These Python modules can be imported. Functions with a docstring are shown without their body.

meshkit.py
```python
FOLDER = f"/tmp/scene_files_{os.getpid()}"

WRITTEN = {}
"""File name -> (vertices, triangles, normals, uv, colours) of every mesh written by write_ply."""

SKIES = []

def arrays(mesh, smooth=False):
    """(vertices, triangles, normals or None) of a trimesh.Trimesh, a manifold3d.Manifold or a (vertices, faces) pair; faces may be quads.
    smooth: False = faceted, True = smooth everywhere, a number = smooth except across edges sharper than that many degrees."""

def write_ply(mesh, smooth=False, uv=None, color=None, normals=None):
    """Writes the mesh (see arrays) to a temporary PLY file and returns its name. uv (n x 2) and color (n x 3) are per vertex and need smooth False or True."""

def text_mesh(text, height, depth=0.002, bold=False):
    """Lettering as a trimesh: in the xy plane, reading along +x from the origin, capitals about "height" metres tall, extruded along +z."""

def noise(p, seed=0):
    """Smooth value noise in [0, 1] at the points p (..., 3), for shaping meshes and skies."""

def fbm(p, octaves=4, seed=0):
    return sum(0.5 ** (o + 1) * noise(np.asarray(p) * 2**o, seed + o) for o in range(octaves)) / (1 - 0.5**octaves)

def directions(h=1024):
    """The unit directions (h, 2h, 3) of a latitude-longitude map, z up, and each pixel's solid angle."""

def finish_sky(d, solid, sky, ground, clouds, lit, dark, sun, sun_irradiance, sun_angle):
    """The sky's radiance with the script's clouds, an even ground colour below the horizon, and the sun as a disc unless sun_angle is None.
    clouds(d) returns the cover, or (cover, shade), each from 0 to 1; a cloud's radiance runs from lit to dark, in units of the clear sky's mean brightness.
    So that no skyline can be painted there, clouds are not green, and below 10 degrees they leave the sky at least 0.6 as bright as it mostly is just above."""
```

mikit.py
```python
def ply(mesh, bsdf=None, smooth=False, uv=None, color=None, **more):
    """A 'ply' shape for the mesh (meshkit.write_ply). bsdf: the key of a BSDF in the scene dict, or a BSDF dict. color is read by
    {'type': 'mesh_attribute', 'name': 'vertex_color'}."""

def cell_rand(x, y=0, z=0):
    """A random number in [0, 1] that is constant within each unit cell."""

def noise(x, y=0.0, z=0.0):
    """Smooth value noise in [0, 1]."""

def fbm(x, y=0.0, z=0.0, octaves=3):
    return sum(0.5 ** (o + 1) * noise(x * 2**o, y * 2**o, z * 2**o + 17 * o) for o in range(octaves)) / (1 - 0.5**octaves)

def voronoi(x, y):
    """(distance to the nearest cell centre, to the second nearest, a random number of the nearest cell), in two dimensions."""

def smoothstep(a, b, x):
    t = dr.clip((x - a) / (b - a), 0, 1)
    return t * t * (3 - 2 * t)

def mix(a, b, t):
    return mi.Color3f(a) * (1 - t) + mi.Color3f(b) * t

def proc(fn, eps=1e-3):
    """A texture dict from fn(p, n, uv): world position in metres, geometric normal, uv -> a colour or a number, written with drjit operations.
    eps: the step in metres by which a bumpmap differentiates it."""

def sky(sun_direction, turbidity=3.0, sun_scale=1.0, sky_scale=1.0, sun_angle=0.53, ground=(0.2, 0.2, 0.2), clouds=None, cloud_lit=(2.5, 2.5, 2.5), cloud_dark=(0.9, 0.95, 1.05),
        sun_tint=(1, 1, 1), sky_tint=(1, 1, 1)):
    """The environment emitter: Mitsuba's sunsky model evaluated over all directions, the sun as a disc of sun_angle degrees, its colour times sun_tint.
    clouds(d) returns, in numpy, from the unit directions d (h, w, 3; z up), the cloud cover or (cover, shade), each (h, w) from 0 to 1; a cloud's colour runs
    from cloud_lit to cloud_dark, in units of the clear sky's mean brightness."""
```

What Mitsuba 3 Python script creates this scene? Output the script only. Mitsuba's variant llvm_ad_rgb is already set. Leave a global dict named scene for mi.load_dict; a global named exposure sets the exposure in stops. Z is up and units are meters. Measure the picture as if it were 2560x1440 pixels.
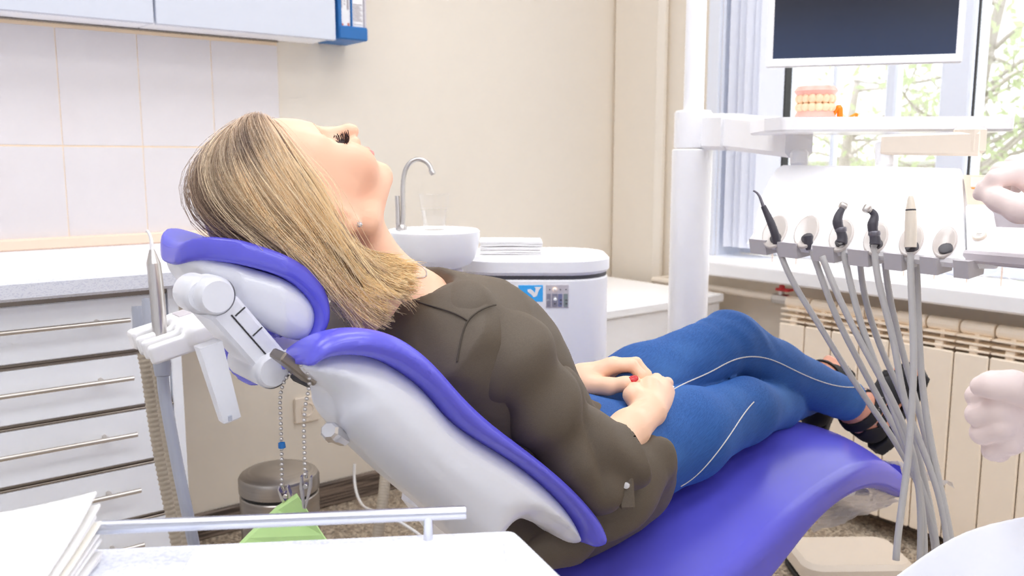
import math, random
import numpy as np, trimesh, shapely, manifold3d
import shapely.geometry as sg
import drjit as dr
import mitsuba as mi
import mikit, meshkit
from scipy.interpolate import CubicSpline
from scipy.ndimage import distance_transform_edt

T = mi.ScalarTransform4f
rng = np.random.default_rng(7)
scene, labels = {}, {}

# ------------------------------------------------------------------ camera, sky, lamps, exposure
EYE = np.array([0, 0, 1.13])
FOCAL, AZ, PITCH = 2200.0, math.radians(51.8), math.atan(320 / 2200)
FW = np.array([math.cos(AZ) * math.cos(PITCH), math.sin(AZ) * math.cos(PITCH), -math.sin(PITCH)])
RT = np.array([math.sin(AZ), -math.cos(AZ), 0.0])
UP = np.cross(RT, FW)
scene['camera'] = {'type': 'thinlens', 'fov': 2 * math.degrees(math.atan(1280 / FOCAL)), 'fov_axis': 'x', 'aperture_radius': 0.0022, 'focus_distance': 1.22,
                   'near_clip': 0.05, 'far_clip': 200.0, 'to_world': T().look_at(origin=EYE.tolist(), target=(EYE + FW).tolist(), up=[0, 0, 1])}
scene['sky'] = mikit.sky((-0.55, 0.35, 0.75), turbidity=3.5, sun_scale=0.25, sky_scale=14.0, sky_tint=(1.0, 0.97, 0.95), ground=(0.35, 0.36, 0.3),
                         clouds=lambda d: 0.9 + 0 * d[..., 0], cloud_lit=(2.0, 2.0, 2.02), cloud_dark=(1.2, 1.2, 1.25))
exposure = -0.17
LAMP = (6.05, 6.2, 6.5)      # radiance of the ceiling light panels

# ------------------------------------------------------------------ helpers
def at(px, py, Y=None, X=None, d=None, z=None):
    r = FW + RT * (px - 1280) / FOCAL - UP * (py - 720) / FOCAL
    t = d if d is not None else Y / r[1] if Y is not None else X / r[0] if X is not None else (z - EYE[2]) / r[2]
    return EYE + t * r
def toward(px, py):
    r = FW + RT * (px - 1280) / FOCAL - UP * (py - 720) / FOCAL
    return r / np.linalg.norm(r)
def lin(r, g, b):
    c = np.array([r, g, b]) / 255.0
    return np.where(c < 0.04045, c / 12.92, ((c + 0.055) / 1.055) ** 2.4).tolist()
def numbered(key):
    if key not in scene and key not in labels and not any(k.startswith(key + '__') for k in scene): return key
    n = 1
    while True:
        k = f'{key}_{n:03d}'
        if k not in scene and k not in labels and not any(q.startswith(k + '__') for q in scene): return k
        n += 1
def thing(name, label, cat, group=None):
    key = numbered(name)
    labels[key] = {'label': label, 'category': cat}
    if group: labels[key]['group'] = group
    return key
def part(parent, name, mesh, mat, smooth=False, label=None, stuff=False, **kw):
    base = f'{parent}__{name}'; key = base; n = 0
    while key in scene:
        n += 1; key = f'{base}_{n:03d}'
    scene[key] = dict(mesh) if isinstance(mesh, dict) else mikit.ply(mesh, mat, smooth=smooth, **kw)
    if label: labels[key] = {'label': label}
    if stuff: labels.setdefault(key, {})['kind'] = 'stuff'
    return key
def one(name, mesh, mat, label, cat, smooth=False, group=None, **kw):
    key = numbered(name)
    scene[key] = mikit.ply(mesh, mat, smooth=smooth, **kw)
    labels[key] = {'label': label, 'category': cat}
    if group: labels[key]['group'] = group
    return key
def struct(name, mesh, mat, label=None, smooth=False):
    scene[name] = mikit.ply(mesh, mat, smooth=smooth)
    labels[name] = {'kind': 'structure'}
    if label: labels[name]['label'] = label
    return name
cat_ = trimesh.util.concatenate
def rbox(lo, hi, c=0.002):
    lo, hi = np.minimum(lo, hi), np.maximum(lo, hi)
    c = min(c, 0.45 * float((hi - lo).min()))
    pts = []
    for i in range(8):
        s = np.array([(i >> k) & 1 for k in range(3)])
        v = np.where(s, hi, lo).astype(float)
        for k in range(3):
            w = v + (1 - 2 * s) * c; w[k] = v[k]; pts.append(w)
    return trimesh.convex.convex_hull(np.array(pts))
def obox(center, ax, ay, az, c=0.002, lo=None, hi=None):
    """box with half axes vectors ax, ay, az (world) about center."""
    h = [np.linalg.norm(a) for a in (ax, ay, az)]
    m = rbox([-h[0], -h[1], -h[2]], h, c)
    M = np.eye(4)
    for k, a in enumerate((ax, ay, az)): M[:3, k] = np.asarray(a) / h[k]
    if np.linalg.det(M[:3, :3]) < 0: M[:3, 1] *= -1
    M[:3, 3] = center
    m.apply_transform(M); return m
def spline(pts, n=40):
    pts = np.asarray(pts, float)
    if len(pts) == 2: return pts[0] + np.linspace(0, 1, n)[:, None] * (pts[1] - pts[0])
    t = np.r_[0, np.cumsum(np.linalg.norm(np.diff(pts, axis=0), axis=1))]
    return CubicSpline(t, pts)(np.linspace(0, t[-1], n))
def tube(p, r, sides=12, cap=True):
    p = np.asarray(p, float); n = len(p)
    r = np.broadcast_to(np.asarray(r, float), (n,))
    t = np.gradient(p, axis=0); t /= np.linalg.norm(t, axis=1, keepdims=True) + 1e-12
    a = np.zeros_like(p); u = np.cross(t[0], [0, 0, 1.0] if abs(t[0][2]) < .9 else [1.0, 0, 0]); u /= np.linalg.norm(u)
    for i in range(n):
        u = u - t[i] * (u @ t[i]); u /= np.linalg.norm(u) + 1e-12; a[i] = u
    b = np.cross(t, a); ang = np.arange(sides) * 2 * np.pi / sides
    v = (p[:, None] + r[:, None, None] * (np.cos(ang)[None, :, None] * a[:, None] + np.sin(ang)[None, :, None] * b[:, None])).reshape(-1, 3)
    i, j = np.meshgrid(np.arange(n - 1), np.arange(sides), indexing='ij')
    q = np.stack([i * sides + j, i * sides + (j + 1) % sides, (i + 1) * sides + (j + 1) % sides, (i + 1) * sides + j], -1).reshape(-1, 4)
    f = np.vstack([q[:, [0, 1, 2]], q[:, [0, 2, 3]]])
    if cap:
        k = len(v); v = np.vstack([v, p[:1], p[-1:]]); s = np.arange(sides)
        f = np.vstack([f, np.stack([(s + 1) % sides, s, s * 0 + k], 1), np.stack([(n - 1) * sides + s, (n - 1) * sides + (s + 1) % sides, s * 0 + k + 1], 1)])
    return trimesh.Trimesh(v, f, process=False)
def rod(a, b, r, sides=16, bev=None):
    a, b = np.asarray(a, float), np.asarray(b, float); L = np.linalg.norm(b - a)
    e = min(bev if bev is not None else r * 0.3, L * 0.4)
    d = (b - a) / L
    return tube([a, a + d * e, b - d * e, b], [r - e * .7, r, r, r - e * .7], sides)
def lathe(prof, base=(0, 0, 0), axis=(0, 0, 1), sides=40):
    """prof: list of (radius, height)."""
    axis = np.asarray(axis, float) / np.linalg.norm(axis); base = np.asarray(base, float)
    u = np.cross(axis, [1.0, 0, 0] if abs(axis[0]) < .9 else [0, 1.0, 0]); u /= np.linalg.norm(u); w = np.cross(axis, u)
    prof = np.asarray(prof, float); n = len(prof); ang = np.arange(sides) * 2 * np.pi / sides
    ring = np.cos(ang)[:, None] * u + np.sin(ang)[:, None] * w
    v = (base + prof[:, 1][:, None, None] * axis + np.maximum(prof[:, 0], 1e-5)[:, None, None] * ring[None]).reshape(-1, 3)
    i, j = np.meshgrid(np.arange(n - 1), np.arange(sides), indexing='ij')
    q = np.stack([i * sides + j, i * sides + (j + 1) % sides, (i + 1) * sides + (j + 1) % sides, (i + 1) * sides + j], -1).reshape(-1, 4)
    return trimesh.Trimesh(v, np.vstack([q[:, [0, 1, 2]], q[:, [0, 2, 3]]]), process=False)
def prism(poly, z0, z1, bev=0.0):
    """polygon (n,2) extruded along z with a small bevel."""
    g = sg.Polygon(poly) if not hasattr(poly, 'exterior') else poly
    if not bev:
        m = trimesh.creation.extrude_polygon(g, z1 - z0, engine='earcut'); m.apply_translation([0, 0, z0]); return m
    p = shapely.segmentize(g, 0.02); pts = np.array(p.exterior.coords)[:-1]
    if not p.exterior.is_ccw: pts = pts[::-1]
    t = np.roll(pts, -1, 0) - np.roll(pts, 1, 0); t /= np.linalg.norm(t, axis=1, keepdims=True) + 1e-12
    nn = np.stack([t[:, 1], -t[:, 0]], 1)
    rings = [(bev, z0), (0, z0 + bev), (0, z1 - bev), (bev, z1)]
    v = np.vstack([np.c_[pts - nn * o, np.full(len(pts), z)] for o, z in rings]); k = len(pts); f = []
    i, j = np.meshgrid(np.arange(3), np.arange(k), indexing='ij')
    q = np.stack([i * k + j, i * k + (j + 1) % k, (i + 1) * k + (j + 1) % k, (i + 1) * k + j], -1).reshape(-1, 4)
    import mapbox_earcut
    tri = mapbox_earcut.triangulate_float64(v[:k, :2].copy(), np.array([k], np.uint32)).reshape(-1, 3).astype(int)
    f = np.vstack([q[:, [0, 1, 2]], q[:, [0, 2, 3]], tri[:, ::-1], tri + 3 * k])
    m = trimesh.Trimesh(v, f, process=False)
    trimesh.repair.fix_normals(m)
    return m
def place(m, origin, ex, ey, ez):
    M = np.eye(4); M[:3, 0], M[:3, 1], M[:3, 2], M[:3, 3] = ex, ey, ez, origin
    m = m.copy(); m.apply_transform(M)
    if np.linalg.det(M[:3, :3]) < 0: m.invert()
    return m
def rrect(w, h, r, n=6):
    return sg.box(-w / 2 + r, -h / 2 + r, w / 2 - r, h / 2 - r).buffer(r, quad_segs=n)

# ---- implicit surfaces
def surfnets(D, lo, h):
    D = np.asarray(D, np.float32); s = D < 0
    nx, ny, nz = (k - 1 for k in D.shape)
    c = [(a, b, e) for a in (0, 1) for b in (0, 1) for e in (0, 1)]
    sl = lambda V, o: V[o[0]:o[0] + nx, o[1]:o[1] + ny, o[2]:o[2] + nz]
    cnt = sum(sl(s, o).astype(np.int8) for o in c)
    idx = np.argwhere((cnt > 0) & (cnt < 8))
    if not len(idx): return trimesh.Trimesh()
    acc, num = np.zeros((len(idx), 3)), np.zeros(len(idx))
    for a in c:
        for k in range(3):
            if a[k]: continue
            b = tuple(1 if q == k else a[q] for q in range(3))
            va, vb = D[tuple((idx + a).T)], D[tuple((idx + b).T)]
            m = (va < 0) != (vb < 0)
            tt = np.where(m, va / np.where(m, va - vb, 1), 0)
            p = np.array(a, float) + tt[:, None] * (np.array(b) - np.array(a))
            acc[m] += p[m]; num[m] += 1
    v = lo + h * (idx + acc / num[:, None])
    vid = np.full((nx, ny, nz), -1, np.int64); vid[tuple(idx.T)] = np.arange(len(idx))
    F = []
    for k in range(3):
        o = [q for q in range(3) if q != k]
        a = s[tuple(slice(0, -1) if q == k else slice(1, -1) for q in range(3))]
        b = s[tuple(slice(1, None) if q == k else slice(1, -1) for q in range(3))]
        e = np.argwhere(a != b)
        if not len(e): continue
        flip = a[tuple(e.T)]
        g = e.copy(); g[:, o[0]] += 1; g[:, o[1]] += 1
        quad = []
        for d0, d1 in ((0, 0), (1, 0), (1, 1), (0, 1)):
            w = g.copy(); w[:, o[0]] -= d0; w[:, o[1]] -= d1; quad.append(vid[tuple(w.T)])
        quad = np.stack(quad, 1)
        if k == 1: flip = ~flip
        quad = np.where(flip[:, None], quad, quad[:, ::-1])
        F.append(quad)
    q = np.vstack(F); q = q[(q >= 0).all(1)]
    return trimesh.Trimesh(v, np.vstack([q[:, [0, 1, 2]], q[:, [0, 2, 3]]]), process=False)
def mesh_of(fn, lo, hi, h, block=48):
    """surface of fn < 0 in the box; coarse blocks far from the surface are skipped."""
    lo, hi = np.asarray(lo, float), np.asarray(hi, float)
    n = np.ceil((hi - lo) / h).astype(int) + 1
    D = np.full(n, 1e3, np.float32)
    ax = [lo[k] + h * np.arange(n[k]) for k in range(3)]
    B = 16
    cs = [np.arange(0, n[k], B) for k in range(3)]
    cc = np.stack(np.meshgrid(*[[ax[k][min(a + B // 2, n[k] - 1)] for a in cs[k]] for k in range(3)], indexing='ij'), -1).reshape(-1, 3)
    dc = fn(cc)
    hit = np.abs(dc) < h * B * 1.35 + 0.012
    inside = dc < 0
    ii = np.stack(np.meshgrid(*[range(len(x)) for x in cs], indexing='ij'), -1).reshape(-1, 3)
    for q in np.where(hit | inside)[0]:
        a = ii[q] * B; b = np.minimum(a + B, n)
        s = tuple(slice(a[k], b[k]) for k in range(3))
        if not hit[q]: D[s] = dc[q]; continue
        g = np.stack(np.meshgrid(*[ax[k][s[k]] for k in range(3)], indexing='ij'), -1)
        D[s] = fn(g.reshape(-1, 3)).reshape(g.shape[:3])
    return surfnets(D, lo, h)
def smin(a, b, k):
    hh = np.clip(0.5 + 0.5 * (b - a) / k, 0, 1)
    return b + (a - b) * hh - k * hh * (1 - hh)
def smax(a, b, k): return -smin(-a, -b, k)
def cone(p, a, b, ra, rb):
    a, b = np.asarray(a, float), np.asarray(b, float); ab = b - a
    t = np.clip((p - a) @ ab / (ab @ ab + 1e-12), 0, 1)
    return np.linalg.norm(p - a - t[:, None] * ab, axis=1) - (ra + (rb - ra) * t)
def chain(p, pts, rad, k=0.01):
    d = None
    for i in range(len(pts) - 1):
        c = cone(p, pts[i], pts[i + 1], rad[i], rad[i + 1])
        d = c if d is None else smin(d, c, k)
    return d
def ell(p, c, r, ax=None):
    q = p - np.asarray(c)
    if ax is not None: q = q @ np.asarray(ax).T
    r = np.asarray(r, float)
    k0 = np.linalg.norm(q / r, axis=1); k1 = np.linalg.norm(q / r ** 2, axis=1)
    return np.where(k0 < 1e-6, -r.min(), k0 * (k0 - 1) / (k1 + 1e-9))
def boxd(p, c, half, r=0.0, ax=None):
    q = p - np.asarray(c)
    if ax is not None: q = q @ np.asarray(ax).T
    q = np.abs(q) - (np.asarray(half) - r)
    return np.linalg.norm(np.maximum(q, 0), axis=1) + np.minimum(q.max(1), 0) - r
class Poly2:
    """signed distance to a closed polygon, sampled on a grid."""
    def __init__(self, pts, pad=0.12, h=0.002):
        pts = np.asarray(pts, float); self.lo = pts.min(0) - pad; self.h = h
        n = np.ceil((pts.max(0) + pad - self.lo) / h).astype(int) + 1
        g = np.stack(np.meshgrid(*[self.lo[k] + h * np.arange(n[k]) for k in range(2)], indexing='ij'), -1).reshape(-1, 2)
        poly = sg.Polygon(pts).buffer(0)
        gp = shapely.points(g)
        d = shapely.distance(poly.boundary, gp); ins = shapely.contains(poly, gp)
        self.d = np.where(ins, -d, d).reshape(n).astype(np.float64)
    def __call__(self, q):
        from scipy.ndimage import map_coordinates
        u = ((q - self.lo) / self.h).T
        n = np.array(self.d.shape)[:, None]
        over = np.linalg.norm(np.maximum(np.maximum(-u, u - n + 1), 0), axis=0) * self.h
        return map_coordinates(self.d, u, order=1, mode='nearest') + over
def extr(d2, w, r):
    """2-D distance d2 and |across| - half width w -> rounded extrusion."""
    a, b = d2 + r, w + r
    return np.minimum(np.maximum(a, b), 0) + np.hypot(np.maximum(a, 0), np.maximum(b, 0)) - r
def smooth_outline(pts, n=160):
    pts = np.asarray(pts, float); p = np.vstack([pts, pts[:1]])
    t = np.r_[0, np.cumsum(np.linalg.norm(np.diff(p, axis=0), axis=1) ** 0.7)]
    return CubicSpline(t, p, bc_type='periodic')(np.linspace(0, t[-1], n, endpoint=False))
def onto(fn, px, py, t0=0.3, t1=4.0):
    """first point of fn < 0 seen along the direction of the photograph's (px, py)."""
    d = toward(px, py); t = t0
    for _ in range(300):
        v = float(fn((EYE + t * d)[None])[0])
        if v < 0.0004: return EYE + t * d
        t += max(v * 0.7, 0.0006)
        if t > t1: break
    return None

def soften(m, n=3):
    from scipy.sparse import coo_matrix
    f = np.asarray(m.faces); e = np.vstack([f[:, [0, 1]], f[:, [1, 2]], f[:, [2, 0]]]); e = np.vstack([e, e[:, ::-1]]); N = len(m.vertices)
    A = coo_matrix((np.ones(len(e)), (e[:, 0], e[:, 1])), (N, N)).tocsr(); A.data[:] = 1; g = np.maximum(np.asarray(A.sum(1)).ravel(), 1)
    v = np.asarray(m.vertices, float)
    for _ in range(n):
        for k in (.5, -.51): v = v + k * ((A @ v) / g[:, None] - v)
    return trimesh.Trimesh(v, f, process=False)

# ------------------------------------------------------------------ materials
def tex(fn, eps=1e-3): return mikit.proc(fn, eps)
def pr(name, col, rough=0.5, **kw):
    base = {'type': 'rgb', 'value': list(col)} if not isinstance(col, dict) else col
    scene[name] = {'type': 'twosided', 'bsdf': {'type': 'principled', 'base_color': base, 'roughness': rough, **kw}}
    return name
def bump(name, col, rough, fn, scale, **kw):
    base = {'type': 'rgb', 'value': list(col)} if not isinstance(col, dict) else col
    scene[name] = {'type': 'twosided', 'bsdf': {'type': 'bumpmap', 'arbitrary': tex(fn), 'scale': scale, 'bsdf': {'type': 'principled', 'base_color': base, 'roughness': rough, **kw}}}
    return name
VC = {'type': 'mesh_attribute', 'name': 'vertex_color'}
pr('m_wall', lin(224, 215, 201), 0.8)
pr('m_ceiling', lin(240, 238, 234), 0.9)
pr('m_wall_side', lin(228, 231, 238), 0.85)
pr('m_tile', lin(224, 218, 217), 0.12, specular=0.5)
pr('m_grout', lin(236, 214, 184), 0.9)
pr('m_white', lin(246, 246, 247), 0.22)
pr('m_cab', lin(246, 249, 254), 0.3)
pr('m_white_matte', lin(236, 234, 234), 0.6)
pr('m_shell', lin(216, 217, 222), 0.16, clearcoat=0.5, clearcoat_gloss=0.9)
pr('m_grey_dark', lin(70, 68, 72), 0.45)
pr('m_grey_block', lin(184, 181, 184), 0.4)
pr('m_hose_grey', lin(188, 186, 184), 0.45)
pr('m_hose_tan', lin(176, 164, 146), 0.55)
pr('m_hose_blue', lin(168, 172, 184), 0.4)
pr('m_black', lin(20, 20, 22), 0.5)
pr('m_blue', lin(30, 100, 165), 0.4)
pr('m_steel', lin(206, 202, 198), 0.32, metallic=1.0)
pr('m_steel_dark', lin(150, 140, 130), 0.32, metallic=1.0)
pr('m_brass', lin(212, 204, 194), 0.28, metallic=1.0)
pr('m_chrome', lin(225, 225, 228), 0.1, metallic=1.0)
pr('m_alu', lin(214, 218, 230), 0.22, metallic=1.0)
pr('m_steel_brushed', tex(lambda p, n, uv: mikit.mix(lin(168, 162, 156), lin(186, 180, 174), mikit.noise(p.z * 700, p.x * 14, p.y * 14))), 0.3, metallic=1.0)
pr('m_purple', lin(88, 85, 202), 0.27, specular=0.6, clearcoat=0.5, clearcoat_gloss=0.55)
pr('m_paper', lin(232, 231, 231), 0.85)
pr('m_paper_cream', lin(242, 238, 228), 0.85)
pr('m_green', lin(190, 226, 150), 0.8)
pr('m_radiator', lin(250, 236, 216), 0.4)
pr('m_cream', lin(232, 220, 204), 0.4)
pr('m_beige', lin(214, 190, 170), 0.5)
pr('m_pane_grey', lin(196, 190, 194), 0.45)
pr('m_red', lin(196, 24, 28), 0.25, clearcoat=0.6)
pr('m_orange', lin(250, 140, 20), 0.3)
pr('m_pink', lin(240, 178, 164), 0.35)
pr('m_peach', lin(246, 214, 178), 0.35)
pr('m_glove', lin(232, 214, 208), 0.55, sheen=0.3)
pr('m_coat', lin(222, 225, 233), 0.8)
pr('m_cab_upper', lin(206, 210, 220), 0.3)
pr('m_frame', lin(228, 233, 244), 0.3)
pr('m_slat', lin(232, 234, 242), 0.7)
pr('m_bark', lin(186, 180, 174), 0.9)
pr('m_lash', lin(46, 26, 26), 0.6)
pr('m_sole', lin(28, 28, 30), 0.6)
pr('m_strap', lin(24, 23, 25), 0.75)
pr('m_cream_hand', lin(222, 212, 196), 0.35)
pr('m_socket', lin(196, 188, 182), 0.2, clearcoat=0.5)
pr('m_screen', tex(lambda p, n, uv: mikit.mix(lin(36, 37, 46), lin(46, 58, 84), mikit.smoothstep(1.53, 1.36, p.z))), 0.12, specular=0.5)
pr('m_skin', VC, 0.42, specular=0.45, sheen=0.15)
pr('m_hair', VC, 0.32, specular=0.6)
pr('m_vcol', VC, 0.6)
pr('m_floor', tex(lambda p, n, uv: mikit.mix(mikit.mix(lin(150, 134, 116), lin(196, 182, 162), mikit.smoothstep(.35, .65, mikit.noise(p.x * 160, p.y * 160, 1.0))),
   lin(96, 84, 74), mikit.smoothstep(.66, .8, mikit.noise(p.x * 230, p.y * 230, 7.0)))), 0.35)
pr('m_base_wood', tex(lambda p, n, uv: mikit.mix(lin(62, 52, 46), lin(132, 116, 104), mikit.smoothstep(.3, .75, mikit.fbm(p.x * 9, p.y * 9, p.z * 190)))), 0.5)
pr('m_worktop', tex(lambda p, n, uv: mikit.mix(lin(222, 224, 232), lin(206, 208, 220), mikit.smoothstep(.45, .85, mikit.noise(p.x * 420, p.y * 420, p.z * 420)))), 0.3)
pr('m_upstand', lin(238, 214, 190), 0.4)
bump('m_blouse', tex(lambda p, n, uv: mikit.mix(lin(88, 77, 63), lin(82, 71, 58), mikit.noise(p.x * 900, p.y * 900, p.z * 900))), 0.62, lambda p, n, uv: mikit.fbm(p.x * 40, p.y * 40, p.z * 40), 0.0004, sheen=0.4)
bump('m_denim', tex(lambda p, n, uv: mikit.mix(mikit.mix(lin(26, 70, 134), lin(40, 90, 156), mikit.noise(p.x * 90 + p.z * 40, p.y * 700, p.z * 900 - p.x * 420)), lin(66, 116, 176), 0.5 * mikit.smoothstep(.5, .85, mikit.fbm(p.x * 9, p.y * 9, p.z * 9)))), 0.75,
     lambda p, n, uv: mikit.fbm(p.x * 90, p.y * 300, p.z * 360), 0.00015, sheen=0.3)
pr('m_stitch', lin(206, 200, 196), 0.8)
pr('m_seam', lin(70, 62, 52), 0.8)
scene['m_leaf'] = {'type': 'principledthin', 'base_color': {'type': 'rgb', 'value': lin(200, 212, 174)}, 'roughness': 0.6, 'diff_trans': 1.0}
scene['m_glass'] = {'type': 'thindielectric', 'int_ior': 1.5}
scene['m_plastic_clear'] = {'type': 'thindielectric', 'int_ior': 1.35}
scene['m_film'] = {'type': 'twosided', 'bsdf': {'type': 'principled', 'base_color': {'type': 'rgb', 'value': lin(206, 196, 196)}, 'roughness': 0.25}}
scene['m_film_thin'] = {'type': 'principledthin', 'base_color': {'type': 'rgb', 'value': [.8, .78, .8]}, 'roughness': 0.15, 'spec_trans': 0.6, 'diff_trans': 0.6, 'eta': 1.3}
def lampm(r): return {'type': 'area', 'radiance': {'type': 'rgb', 'value': list(r)}}
def slab(lo, hi): return trimesh.creation.box(bounds=[lo, hi])

# ------------------------------------------------------------------ the room
YB, XR, ZC = 2.56, 2.57, 2.75
XL, YF = -1.6, -1.7
struct('floor', slab([XL - .1, YF - .1, -.06], [XR + .25, YB + .2, 0]), 'm_floor')
struct('ceiling', slab([XL - .1, YF - .1, ZC], [XR + .25, YB + .2, ZC + .1]), 'm_ceiling')
struct('wall_back', slab([XL - .1, YB, 0], [XR + .25, YB + .2, ZC]), 'm_wall')
struct('wall_left', slab([XL - .1, YF - .1, 0], [XL, YB, ZC]), 'm_wall_side')
struct('wall_front', slab([XL, YF - .1, 0], [XR + .25, YF, ZC]), 'm_wall_side')
WY0, WY1, WZ0, WZ1 = 0.30, 2.06, 0.755, 2.45
struct('wall_right', cat_([slab([XR, WY1, 0], [XR + .25, YB, ZC]), slab([XR, YF, 0], [XR + .25, WY0, ZC]),
                           slab([XR, WY0, 0], [XR + .25, WY1, WZ0]), slab([XR, WY0, WZ1], [XR + .25, WY1, ZC])]), 'm_wall')
# a boxed-in riser in the corner
struct('trim_1', rbox([XR - .055, 2.30, 0], [XR, YB, ZC], .02), 'm_wall', 'slim boxed-in riser in the corner beside the window wall')
struct('baseboard_back', rbox([.70, YB - .016, 0], [1.95, YB, .082], .004), 'm_base_wood')
struct('baseboard_right', rbox([XR - .016, WY0, 0], [XR, 2.3, .082], .004), 'm_base_wood')
# tiles over the worktop, each laid with a recessed joint
struct_tiles = slab([-.8, YB - .006, .90], [1.118, YB, 1.478])
key = part('wall_back', 'grout_bed', struct_tiles, 'm_grout')
td = mikit.ply(rbox([-.0993, -.0016, -.1492], [.0993, 0, .1492], .0007), 'm_tile')
half = mikit.ply(rbox([-.0993, -.0016, -.1217], [.0993, 0, .1217], .0007), 'm_tile')
n = 0
for cx in np.arange(1.0185, -.8, -.2005):
    for zc, d_ in ((1.3175, td), (1.0425, half)):
        k = 'wall_back__tile' + (f'_{n:03d}' if n else ''); n += 1
        scene[k] = {**d_, 'to_world': T().translate([cx, YB - .006, zc])}
part('wall_back', 'tile_trim', rbox([-.8, YB - .012, 1.4765], [1.122, YB, 1.4805], .001), 'm_steel_dark', label='thin dark metal strip above the tiles')

# window
def winbar(y0, y1, z0, z1, x0=2.70, x1=2.775, m='m_frame', nm='frame', c=.006): part('window_1', nm, rbox([x0, y0, z0], [x1, y1, z1], c), m)
labels['window_1'] = {'kind': 'structure', 'label': 'wide white framed window behind the monitor'}
winbar(WY0, WY1, WZ0 + .03, WZ0 + .085); winbar(WY0, WY1, WZ1 - .06, WZ1)
winbar(1.885, WY1, WZ0 + .03, WZ1); winbar(1.235, 1.325, WZ0 + .03, WZ1, 2.67); winbar(WY0, WY0 + .07, WZ0 + .03, WZ1)
winbar(1.485, 1.522, WZ0 + .05, WZ1, 2.715, 2.76, nm='mullion'); winbar(1.70, 1.716, WZ0 + .05, WZ1, 2.72, 2.755, nm='mullion')
winbar(1.2315, 1.236, WZ0 + .085, WZ1 - .06, 2.69, 2.702, 'm_black', 'gasket', .001); winbar(1.878, 1.888, WZ0 + .085, WZ1 - .06, 2.69, 2.73, 'm_black', 'gasket', .001)
for a, b in ((WY0 + .07, 1.226), (1.325, 1.485), (1.522, 1.70), (1.716, 1.878)):
    part('window_1', 'pane', trimesh.Trimesh([[2.735, a, WZ0 + .08], [2.735, b, WZ0 + .08], [2.735, b, WZ1 - .06], [2.735, a, WZ1 - .06]], [[0, 1, 2], [0, 2, 3]], process=False), 'm_glass')
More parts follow.
